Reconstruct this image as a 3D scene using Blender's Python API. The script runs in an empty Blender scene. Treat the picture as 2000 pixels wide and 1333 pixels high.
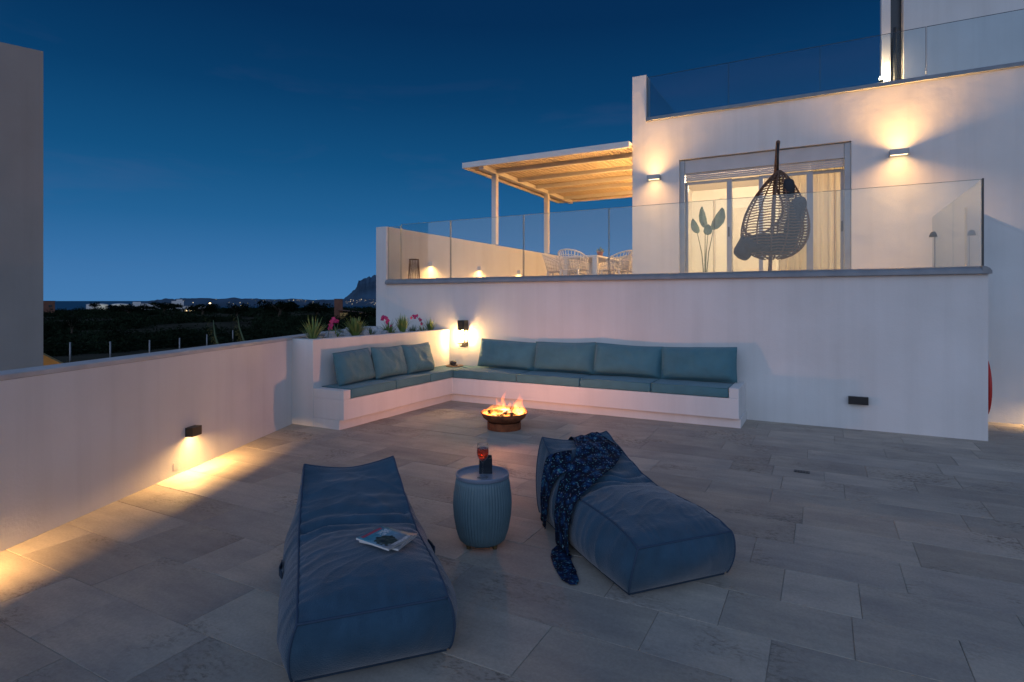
import bpy, bmesh, math, random
import numpy as np
from mathutils import Vector, Matrix, noise
rnd = random.Random(7)
R = math.radians
S = bpy.context.scene
COL = S.collection

# ------------------------------------------------------------------ camera
YAW = R(28.1)
cam_d = bpy.data.cameras.new("camera")
cam_d.sensor_width = 36.0
cam_d.lens = 1137 / 2000 * 36
cam_d.shift_y = -78.5 / 2000
cam_d.clip_start = 0.05
cam_d.clip_end = 200000
cam = bpy.data.objects.new("camera", cam_d)
cam.location = (0, 0, 1.5)
cam.rotation_euler = (R(90), 0, YAW)
COL.objects.link(cam)
S.camera = cam

# ------------------------------------------------------------------ sky (dusk: blue hour, afterglow behind the camera)
W = bpy.data.worlds.new("World")
S.world = W
W.use_nodes = True
wt = W.node_tree
bgn = wt.nodes["Background"]


def wn(t, **k):
    n = wt.nodes.new(t)
    for a, b in k.items():
        setattr(n, a, b)
    return n


def wmath(op, a, b=None, c=None, clamp=False):
    n = wn("ShaderNodeMath", operation=op, use_clamp=clamp)
    for i, v in enumerate((a, b, c)):
        if v is None:
            continue
        if isinstance(v, (int, float)):
            n.inputs[i].default_value = v
        else:
            wt.links.new(v, n.inputs[i])
    return n.outputs[0]


def wramp(fac, stops):
    n = wn("ShaderNodeValToRGB")
    n.color_ramp.interpolation = 'B_SPLINE' if False else 'LINEAR'
    el = n.color_ramp.elements
    while len(el) < len(stops):
        el.new(0.5)
    for e, (p, c) in zip(el, stops):
        e.position = p
        e.color = (*c, 1)
    wt.links.new(fac, n.inputs[0])
    return n.outputs[0]


SUN_AZ = (0.15, -0.967, 0.208)      # where the sun went down: behind the camera
tc = wn("ShaderNodeTexCoord")
sep = wn("ShaderNodeSeparateXYZ")
wt.links.new(tc.outputs["Generated"], sep.inputs[0])
elev = wmath('MAXIMUM', sep.outputs[2], 0.0)
blue = wramp(elev, [(0.0, (0.058, 0.198, 0.438)), (0.03, (0.050, 0.184, 0.418)), (0.07, (0.036, 0.158, 0.375)), (0.13, (0.016, 0.120, 0.300)),
                    (0.218, (0.0052, 0.080, 0.216)), (0.32, (0.0016, 0.046, 0.142)), (0.426, (0.0005, 0.026, 0.093)), (0.6, (0.0012, 0.019, 0.072)),
                    (1.0, (0.005, 0.020, 0.065))])
glow = wramp(elev, [(0.0, (0.92, 0.86, 0.86)), (0.08, (0.86, 0.88, 1.02)), (0.22, (0.70, 0.88, 1.22)),
                    (0.45, (0.52, 0.72, 1.15)), (0.75, (0.31, 0.46, 0.80)), (1.0, (0.20, 0.32, 0.60))])
dotp = wmath('ADD', wmath('ADD', wmath('MULTIPLY', sep.outputs[0], SUN_AZ[0]), wmath('MULTIPLY', sep.outputs[1], SUN_AZ[1])), wmath('MULTIPLY', sep.outputs[2], SUN_AZ[2]))
lobe = wmath('MULTIPLY_ADD', dotp, 1 / 1.4, 0.4 / 1.4, clamp=True)
lobe = wmath('POWER', lobe, 1.6)
mixs = wn("ShaderNodeMix", data_type='RGBA')
wt.links.new(lobe, mixs.inputs[0])
wt.links.new(blue, mixs.inputs[6])
wt.links.new(glow, mixs.inputs[7])
# thin high cloud wisps
mp = wn("ShaderNodeMapping")
mp.inputs["Scale"].default_value = (1.6, 1.6, 7.5)
wt.links.new(tc.outputs["Generated"], mp.inputs[0])
nz = wn("ShaderNodeTexNoise")
nz.inputs["Scale"].default_value = 2.3
nz.inputs["Detail"].default_value = 6
nz.inputs["Roughness"].default_value = 0.55
nz.inputs["Distortion"].default_value = 0.4
wt.links.new(mp.outputs[0], nz.inputs["Vector"])
cl = wmath('MULTIPLY', wmath('SUBTRACT', nz.outputs[0], 0.545), 3.2, clamp=True)
cl = wmath('MULTIPLY', cl, wmath('MULTIPLY', elev, wmath('SUBTRACT', 0.40, elev, clamp=True)))
cl = wmath('MULTIPLY', cl, 3.4, clamp=True)
mixc = wn("ShaderNodeMix", data_type='RGBA')
wt.links.new(cl, mixc.inputs[0])
wt.links.new(mixs.outputs[2], mixc.inputs[6])
mixc.inputs[7].default_value = (0.15, 0.13, 0.27, 1)
# the twilight scattering of the sun just below the horizon
sk = wn("ShaderNodeTexSky", sky_type='NISHITA')
sk.sun_disc = False
sk.sun_elevation = R(-3)
sk.sun_rotation = math.atan2(SUN_AZ[0], SUN_AZ[1])
addn = wn("ShaderNodeMix", data_type='RGBA', blend_type='ADD')
addn.inputs[0].default_value = 0.02
wt.links.new(mixc.outputs[2], addn.inputs[6])
wt.links.new(sk.outputs[0], addn.inputs[7])
wt.links.new(addn.outputs[2], bgn.inputs[0])
bgn.inputs[1].default_value = 1.0

S.view_settings.view_transform = 'Standard'
S.view_settings.look = 'None'
S.view_settings.exposure = 0.0
S.view_settings.gamma = 1.0
S.view_settings.use_curve_mapping = False
S.cycles.max_bounces = 10
S.cycles.transparent_max_bounces = 24
S.cycles.diffuse_bounces = 5
S.cycles.glossy_bounces = 4
S.cycles.transmission_bounces = 8
S.cycles.sample_clamp_indirect = 4.0
S.cycles.use_denoising = True
S.cycles.caustics_reflective = False
S.cycles.caustics_refractive = False


# ------------------------------------------------------------------ helpers
class MB:
    """collects shapes and links them as one mesh object"""

    def __init__(s):
        s.v = []
        s.f = []

    def add(s, vs, fs):
        n = len(s.v)
        s.v += [tuple(p) for p in vs]
        s.f += [tuple(i + n for i in f) for f in fs]
        return s

    def box(s, x0, x1, y0, y1, z0, z1):
        return s.add([(x0, y0, z0), (x1, y0, z0), (x1, y1, z0), (x0, y1, z0), (x0, y0, z1), (x1, y0, z1), (x1, y1, z1), (x0, y1, z1)],
                     [(0, 3, 2, 1), (4, 5, 6, 7), (0, 1, 5, 4), (1, 2, 6, 5), (2, 3, 7, 6), (3, 0, 4, 7)])

    def obox(s, c, size, m):
        hx, hy, hz = (q / 2 for q in size)
        pts = [(-hx, -hy, -hz), (hx, -hy, -hz), (hx, hy, -hz), (-hx, hy, -hz), (-hx, -hy, hz), (hx, -hy, hz), (hx, hy, hz), (-hx, hy, hz)]
        c = Vector(c)
        return s.add([c + m @ Vector(p) for p in pts], [(0, 3, 2, 1), (4, 5, 6, 7), (0, 1, 5, 4), (1, 2, 6, 5), (2, 3, 7, 6), (3, 0, 4, 7)])

    def prism(s, pts, a, b, axis='z'):
        """polygon pts (2-D) pushed from a to b along axis"""
        mk = {'z': lambda p, t: (p[0], p[1], t), 'y': lambda p, t: (p[0], t, p[1]), 'x': lambda p, t: (t, p[0], p[1])}[axis]
        n = len(pts)
        vs = [mk(p, a) for p in pts] + [mk(p, b) for p in pts]
        fs = [tuple(range(n))[::-1], tuple(range(n, 2 * n))]
        fs += [(i, (i + 1) % n, (i + 1) % n + n, i + n) for i in range(n)]
        return s.add(vs, fs)

    def tube(s, path, r, n=8, caps=True, closed=False):
        path = [Vector(p) for p in path]
        k = len(path)
        rs = r if isinstance(r, (list, tuple)) else [r] * k
        vs, fs = [], []
        up = Vector((0, 0, 1))
        prev = None
        for i, p in enumerate(path):
            if closed:
                t = path[(i + 1) % k] - path[i - 1]
            else:
                t = path[min(i + 1, k - 1)] - path[max(i - 1, 0)]
            t = t.normalized() if t.length > 1e-9 else up
            if prev is None:
                a = t.cross(up) if abs(t.z) < 0.95 else t.cross(Vector((1, 0, 0)))
            else:
                a = prev - t * prev.dot(t)
            a.normalize()
            prev = a
            b = t.cross(a)
            for j in range(n):
                q = 2 * math.pi * j / n
                vs.append(p + (a * math.cos(q) + b * math.sin(q)) * rs[i])
        for i in range(k if closed else k - 1):
            for j in range(n):
                i2 = (i + 1) % k
                fs.append((i * n + j, i * n + (j + 1) % n, i2 * n + (j + 1) % n, i2 * n + j))
        if caps and not closed:
            fs.append(tuple(range(n))[::-1])
            fs.append(tuple(range((k - 1) * n, k * n)))
        return s.add(vs, fs)

    def lathe(s, prof, c=(0, 0, 0), n=24, cap0=True, cap1=True, rfun=None):
        vs, fs = [], []
        for (r, z) in prof:
            for j in range(n):
                q = 2 * math.pi * j / n
                rr = r * (rfun(q, z) if rfun else 1)
                vs.append((c[0] + rr * math.cos(q), c[1] + rr * math.sin(q), c[2] + z))
        k = len(prof)
        for i in range(k - 1):
            for j in range(n):
                fs.append((i * n + j, i * n + (j + 1) % n, (i + 1) * n + (j + 1) % n, (i + 1) * n + j))
        if cap0:
            fs.append(tuple(range(n))[::-1])
        if cap1:
            fs.append(tuple(range((k - 1) * n, k * n)))
        return s.add(vs, fs)

    def grid(s, fn, nu, nv):
        vs = [fn(i / nu, j / nv) for j in range(nv + 1) for i in range(nu + 1)]
        fs = [(j * (nu + 1) + i, j * (nu + 1) + i + 1, (j + 1) * (nu + 1) + i + 1, (j + 1) * (nu + 1) + i) for j in range(nv) for i in range(nu)]
        return s.add(vs, fs)

    def build(s, name, mat, parent=None, smooth=False, bevel=0.0, seg=2, weld=False, local=False, auto=None):
        me = bpy.data.meshes.new(name)
        vs = s.v
        if parent is not None and not local:
            inv = wm(parent).inverted()
            vs = [inv @ Vector(p) for p in vs]
        me.from_pydata([tuple(p) for p in vs], [], s.f)
        if weld or bevel:
            bm = bmesh.new()
            bm.from_mesh(me)
            if weld:
                bmesh.ops.remove_doubles(bm, verts=bm.verts, dist=1e-4)
                bmesh.ops.recalc_face_normals(bm, faces=bm.faces)
            if bevel:
                es = [e for e in bm.edges if len(e.link_faces) == 2 and e.calc_face_angle(0) > 0.6]
                bmesh.ops.bevel(bm, geom=es, offset=bevel, segments=seg, profile=0.5, affect='EDGES', clamp_overlap=True)
            bm.to_mesh(me)
            bm.free()
        if smooth:
            me.polygons.foreach_set("use_smooth", [True] * len(me.polygons))
            if auto is not None:
                me.set_sharp_from_angle(angle=R(auto))
        me.materials.append(mat)
        me.update()
        o = bpy.data.objects.new(name, me)
        COL.objects.link(o)
        if parent is not None:
            o.parent = parent
        return o


def wm(o):
    """world matrix from loc / rot / scale up the parents (no depsgraph needed)"""
    m = Matrix.LocRotScale(o.location, o.rotation_euler, o.scale)
    return wm(o.parent) @ m if o.parent else m


def tag(o, label=None, cat=None, group=None, kind=None):
    if label: o["label"] = label
    if cat: o["category"] = cat
    if group: o["group"] = group
    if kind: o["kind"] = kind
    return o


def thing(name, label, cat, loc=(0, 0, 0), rz=0.0, group=None):
    o = bpy.data.objects.new(name, None)
    o.empty_display_size = 0.1
    o.location = loc
    o.rotation_euler = (0, 0, rz)
    COL.objects.link(o)
    return tag(o, label, cat, group)


def kids(o):
    return [c for c in ALLKIDS(o)]


def ALLKIDS(o):
    return [c for c in COL.objects if c.parent is o]


def copy_tree(o, parent=None):
    c = o.copy()
    COL.objects.link(c)
    c.parent = parent
    for ch in ALLKIDS(o):
        copy_tree(ch, c)
    return c


def light(name, kind, loc, power, color, parent=None, size=0.05, rot=None, smooth=0.0, **k):
    d = bpy.data.lights.new(name, kind)
    d.energy = power
    d.color = color
    if smooth:          # soft shoulder close to the lamp
        d.use_nodes = True
        em_ = d.node_tree.nodes["Emission"]
        fo_ = d.node_tree.nodes.new("ShaderNodeLightFalloff")
        fo_.inputs["Strength"].default_value = 1.0
        fo_.inputs["Smooth"].default_value = smooth
        d.node_tree.links.new(fo_.outputs["Quadratic"], em_.inputs["Strength"])
    if kind == 'AREA':
        d.shape = 'RECTANGLE'
        d.size = size[0]
        d.size_y = size[1]
    else:
        d.shadow_soft_size = size
    for a, b in k.items():
        setattr(d, a, b)
    o = bpy.data.objects.new(name, d)
    COL.objects.link(o)
    if parent is not None:
        inv = wm(parent).inverted()
        m = inv @ Matrix.LocRotScale(Vector(loc), rot.to_euler() if rot is not None else None, None)
        o.location = m.to_translation()
        o.rotation_euler = m.to_euler()
        o.parent = parent
    else:
        o.location = loc
        if rot is not None:
            o.rotation_euler = rot.to_euler()
    return o


# ------------------------------------------------------------------ materials
def mat(name, color, rough=0.6, metal=0.0, bump=0.0, bscale=40.0, var=0.0, vscale=3.0, rand=0.0, coord='Object', emit=None, estr=1.0,
        spec=0.5, detail=4, stretch=None, sheen=0.0, var_col=None):
    m = bpy.data.materials.new(name)
    m.use_nodes = True
    nt = m.node_tree
    p = nt.nodes["Principled BSDF"]
    p.inputs["Roughness"].default_value = rough
    p.inputs["Metallic"].default_value = metal
    p.inputs["Specular IOR Level"].default_value = spec
    p.inputs["Sheen Weight"].default_value = sheen
    p.inputs["Base Color"].default_value = (*color, 1)
    tcn = nt.nodes.new("ShaderNodeTexCoord")
    src = tcn.outputs[coord]
    if stretch:
        mpn = nt.nodes.new("ShaderNodeMapping")
        mpn.inputs["Scale"].default_value = stretch
        nt.links.new(src, mpn.inputs[0])
        src = mpn.outputs[0]
    base = None
    if var or var_col:
        n = nt.nodes.new("ShaderNodeTexNoise")
        n.inputs["Scale"].default_value = vscale
        n.inputs["Detail"].default_value = detail
        nt.links.new(src, n.inputs["Vector"])
        rp = nt.nodes.new("ShaderNodeValToRGB")
        rp.color_ramp.elements[0].position = 0.32
        rp.color_ramp.elements[1].position = 0.68
        c2 = var_col or tuple(min(1, c * (1 + var)) for c in color)
        c1 = color if var_col else tuple(c * (1 - var) for c in color)
        rp.color_ramp.elements[0].color = (*c1, 1)
        rp.color_ramp.elements[1].color = (*c2, 1)
        nt.links.new(n.outputs[0], rp.inputs[0])
        base = rp.outputs[0]
    if rand:
        oi = nt.nodes.new("ShaderNodeObjectInfo")
        mr = nt.nodes.new("ShaderNodeMapRange")
        mr.inputs[3].default_value = 1 - rand
        mr.inputs[4].default_value = 1 + rand
        nt.links.new(oi.outputs["Random"], mr.inputs[0])
        hv = nt.nodes.new("ShaderNodeHueSaturation")
        if base is not None:
            nt.links.new(base, hv.inputs["Color"])
        else:
            hv.inputs["Color"].default_value = (*color, 1)
        nt.links.new(mr.outputs[0], hv.inputs["Value"])
        base = hv.outputs[0]
    if base is not None:
        nt.links.new(base, p.inputs["Base Color"])
    if bump:
        n2 = nt.nodes.new("ShaderNodeTexNoise")
        n2.inputs["Scale"].default_value = bscale
        n2.inputs["Detail"].default_value = 5
        nt.links.new(src, n2.inputs["Vector"])
        b = nt.nodes.new("ShaderNodeBump")
        b.inputs["Strength"].default_value = bump
        b.inputs["Distance"].default_value = 0.02
        nt.links.new(n2.outputs[0], b.inputs["Height"])
        nt.links.new(b.outputs[0], p.inputs["Normal"])
    if emit:
        p.inputs["Emission Color"].default_value = (*emit, 1)
        p.inputs["Emission Strength"].default_value = estr
    return m


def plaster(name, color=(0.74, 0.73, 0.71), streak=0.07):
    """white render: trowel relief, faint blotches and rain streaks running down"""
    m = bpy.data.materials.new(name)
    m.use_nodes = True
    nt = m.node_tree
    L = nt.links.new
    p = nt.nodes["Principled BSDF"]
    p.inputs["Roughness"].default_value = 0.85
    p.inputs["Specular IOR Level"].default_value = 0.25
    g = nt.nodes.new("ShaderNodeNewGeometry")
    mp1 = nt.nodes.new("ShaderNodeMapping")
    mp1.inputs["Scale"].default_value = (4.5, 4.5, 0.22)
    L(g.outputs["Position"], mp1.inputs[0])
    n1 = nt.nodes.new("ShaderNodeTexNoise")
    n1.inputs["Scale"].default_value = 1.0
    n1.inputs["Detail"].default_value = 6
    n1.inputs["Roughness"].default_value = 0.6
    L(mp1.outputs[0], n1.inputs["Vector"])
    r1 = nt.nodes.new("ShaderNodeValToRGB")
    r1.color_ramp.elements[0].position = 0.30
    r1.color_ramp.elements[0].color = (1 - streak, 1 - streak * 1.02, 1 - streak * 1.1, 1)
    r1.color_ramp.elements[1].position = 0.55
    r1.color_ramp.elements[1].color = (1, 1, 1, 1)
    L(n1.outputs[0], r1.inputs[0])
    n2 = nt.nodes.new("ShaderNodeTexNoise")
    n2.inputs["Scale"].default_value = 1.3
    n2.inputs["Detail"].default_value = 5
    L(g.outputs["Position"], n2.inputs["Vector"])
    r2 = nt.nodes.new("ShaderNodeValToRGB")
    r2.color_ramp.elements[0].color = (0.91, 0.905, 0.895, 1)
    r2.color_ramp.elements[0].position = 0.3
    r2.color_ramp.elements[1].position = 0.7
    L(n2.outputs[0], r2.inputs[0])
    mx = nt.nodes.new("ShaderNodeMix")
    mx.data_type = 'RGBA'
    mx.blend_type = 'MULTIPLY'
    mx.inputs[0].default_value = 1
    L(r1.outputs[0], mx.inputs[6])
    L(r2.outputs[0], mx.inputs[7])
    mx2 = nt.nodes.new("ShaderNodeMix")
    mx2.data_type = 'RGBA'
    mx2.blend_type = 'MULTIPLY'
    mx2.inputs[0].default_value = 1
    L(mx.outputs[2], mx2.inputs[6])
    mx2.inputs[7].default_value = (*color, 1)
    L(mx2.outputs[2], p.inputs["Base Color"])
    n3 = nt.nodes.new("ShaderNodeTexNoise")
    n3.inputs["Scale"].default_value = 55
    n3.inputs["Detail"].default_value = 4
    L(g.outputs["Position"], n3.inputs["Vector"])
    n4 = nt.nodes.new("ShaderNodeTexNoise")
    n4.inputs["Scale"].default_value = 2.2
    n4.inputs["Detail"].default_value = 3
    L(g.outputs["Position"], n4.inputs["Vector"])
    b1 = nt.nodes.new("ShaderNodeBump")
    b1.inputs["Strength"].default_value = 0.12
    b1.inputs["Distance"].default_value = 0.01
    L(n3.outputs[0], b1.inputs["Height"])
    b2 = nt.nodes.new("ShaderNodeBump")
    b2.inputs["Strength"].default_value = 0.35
    b2.inputs["Distance"].default_value = 0.03
    L(n4.outputs[0], b2.inputs["Height"])
    L(b1.outputs[0], b2.inputs["Normal"])
    L(b2.outputs[0], p.inputs["Normal"])
    return m


def thin_glass(name, tint=(0.93, 0.97, 0.96), rough=0.0, refl=0.04):
    m = bpy.data.materials.new(name)
    m.use_nodes = True
    nt = m.node_tree
    nt.nodes.remove(nt.nodes["Principled BSDF"])
    out = nt.nodes["Material Output"]
    t = nt.nodes.new("ShaderNodeBsdfTransparent")
    t.inputs[0].default_value = (*tint, 1)
    g = nt.nodes.new("ShaderNodeBsdfGlossy")
    g.inputs["Roughness"].default_value = rough
    # reflectance of a thin sheet, the same from either face (no total reflection inside)
    ge = nt.nodes.new("ShaderNodeNewGeometry")
    dt = nt.nodes.new("ShaderNodeVectorMath")
    dt.operation = 'DOT_PRODUCT'
    nt.links.new(ge.outputs["Normal"], dt.inputs[0])
    nt.links.new(ge.outputs["Incoming"], dt.inputs[1])
    last = dt.outputs["Value"]
    for op, val in (('ABSOLUTE', None), ('SUBTRACT', 1.0), ('POWER', 5.0), ('MULTIPLY', 0.93), ('ADD', refl)):
        mnode = nt.nodes.new("ShaderNodeMath")
        mnode.operation = op
        if op == 'SUBTRACT':
            mnode.inputs[0].default_value = 1.0
            nt.links.new(last, mnode.inputs[1])
        else:
            nt.links.new(last, mnode.inputs[0])
            if val is not None:
                mnode.inputs[1].default_value = val
        last = mnode.outputs[0]
    mx = nt.nodes.new("ShaderNodeMixShader")
    nt.links.new(last, mx.inputs[0])
    nt.links.new(t.outputs[0], mx.inputs[1])
    nt.links.new(g.outputs[0], mx.inputs[2])
    nt.links.new(mx.outputs[0], out.inputs[0])
    return m


def emitter(name, color, strength):
    m = bpy.data.materials.new(name)
    m.use_nodes = True
    nt = m.node_tree
    nt.nodes.remove(nt.nodes["Principled BSDF"])
    e = nt.nodes.new("ShaderNodeEmission")
    e.inputs[0].default_value = (*color, 1)
    e.inputs[1].default_value = strength
    nt.links.new(e.outputs[0], nt.nodes["Material Output"].inputs[0])
    return m


def stone_tile(name):
    """limestone paving: a tone of its own for each tile, brushed grain, brown pitted patches on some tiles"""
    m = bpy.data.materials.new(name)
    m.use_nodes = True
    nt = m.node_tree
    L = nt.links.new
    p = nt.nodes["Principled BSDF"]
    p.inputs["Specular IOR Level"].default_value = 0.35
    oi = nt.nodes.new("ShaderNodeObjectInfo")
    g = nt.nodes.new("ShaderNodeNewGeometry")
    # every tile reads its own part of the stone
    off = nt.nodes.new("ShaderNodeVectorMath")
    off.operation = 'MULTIPLY_ADD'
    cmb = nt.nodes.new("ShaderNodeCombineXYZ")
    for i in range(3):
        L(oi.outputs["Random"], cmb.inputs[i])
    L(cmb.outputs[0], off.inputs[0])
    off.inputs[1].default_value = (37, 53, 71)
    L(g.outputs["Position"], off.inputs[2])
    pos = off.outputs[0]

    def nzt(scale, detail=5, rough=0.55, st=None):
        src = pos
        if st:
            mpn = nt.nodes.new("ShaderNodeMapping")
            mpn.inputs["Scale"].default_value = st
            L(pos, mpn.inputs[0])
            src = mpn.outputs[0]
        n = nt.nodes.new("ShaderNodeTexNoise")
        n.inputs["Scale"].default_value = scale
        n.inputs["Detail"].default_value = detail
        n.inputs["Roughness"].default_value = rough
        L(src, n.inputs["Vector"])
        return n.outputs[0]

    def ramp(f, a, b, ca, cb):
        r = nt.nodes.new("ShaderNodeValToRGB")
        r.color_ramp.elements[0].position = a
        r.color_ramp.elements[1].position = b
        r.color_ramp.elements[0].color = (*ca, 1)
        r.color_ramp.elements[1].color = (*cb, 1)
        L(f, r.inputs[0])
        return r.outputs[0]

    def mixc(kind, f, a, b):
        x = nt.nodes.new("ShaderNodeMix")
        x.data_type = 'RGBA'
        x.blend_type = kind
        if isinstance(f, (int, float)):
            x.inputs[0].default_value = f
        else:
            L(f, x.inputs[0])
        L(a, x.inputs[6])
        L(b, x.inputs[7])
        return x.outputs[2]

    tone = ramp(oi.outputs["Random"], 0.0, 1.0, (0.385, 0.335, 0.275), (0.49, 0.430, 0.355))
    grain = ramp(nzt(3.0, 6, 0.6, (0.7, 3.2, 1)), 0.3, 0.72, (0.84, 0.84, 0.85), (1.09, 1.08, 1.06))
    col = mixc('MULTIPLY', 1.0, tone, grain)
    cloud = ramp(nzt(2.1, 4), 0.35, 0.7, (0.86, 0.86, 0.88), (1.12, 1.10, 1.06))
    col = mixc('MULTIPLY', 1.0, col, cloud)
    fine = ramp(nzt(70, 3, 0.7), 0.35, 0.65, (0.90, 0.90, 0.90), (1.06, 1.06, 1.06))
    col = mixc('MULTIPLY', 1.0, col, fine)
    # pitted brown patches: a broad mask times a fine speckle
    mask = ramp(nzt(1.5, 3, 0.5), 0.53, 0.68, (0, 0, 0), (1, 1, 1))
    speck = ramp(nzt(26, 5, 0.72, (1.0, 2.0, 1)), 0.50, 0.60, (0, 0, 0), (1, 1, 1))
    mm = nt.nodes.new("ShaderNodeMath")
    mm.operation = 'MULTIPLY'
    L(mask, mm.inputs[0])
    L(speck, mm.inputs[1])
    mm2 = nt.nodes.new("ShaderNodeMath")
    mm2.operation = 'MULTIPLY'
    L(mm.outputs[0], mm2.inputs[0])
    mm2.inputs[1].default_value = 0.8
    brown = nt.nodes.new("ShaderNodeRGB")
    brown.outputs[0].default_value = (0.13, 0.10, 0.07, 1)
    col = mixc('MIX', mm2.outputs[0], col, brown.outputs[0])
    L(col, p.inputs["Base Color"])
    rr = ramp(nzt(6, 4), 0.3, 0.7, (0.58, 0.58, 0.58), (0.76, 0.76, 0.76))
    L(rr, p.inputs["Roughness"])
    b = nt.nodes.new("ShaderNodeBump")
    b.inputs["Strength"].default_value = 0.25
    b.inputs["Distance"].default_value = 0.006
    L(nzt(16, 6, 0.6), b.inputs["Height"])
    b2 = nt.nodes.new("ShaderNodeBump")
    b2.invert = True
    b2.inputs["Strength"].default_value = 0.6
    b2.inputs["Distance"].default_value = 0.004
    L(mm2.outputs[0], b2.inputs["Height"])
    L(b.outputs[0], b2.inputs["Normal"])
    L(b2.outputs[0], p.inputs["Normal"])
    return m


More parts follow.
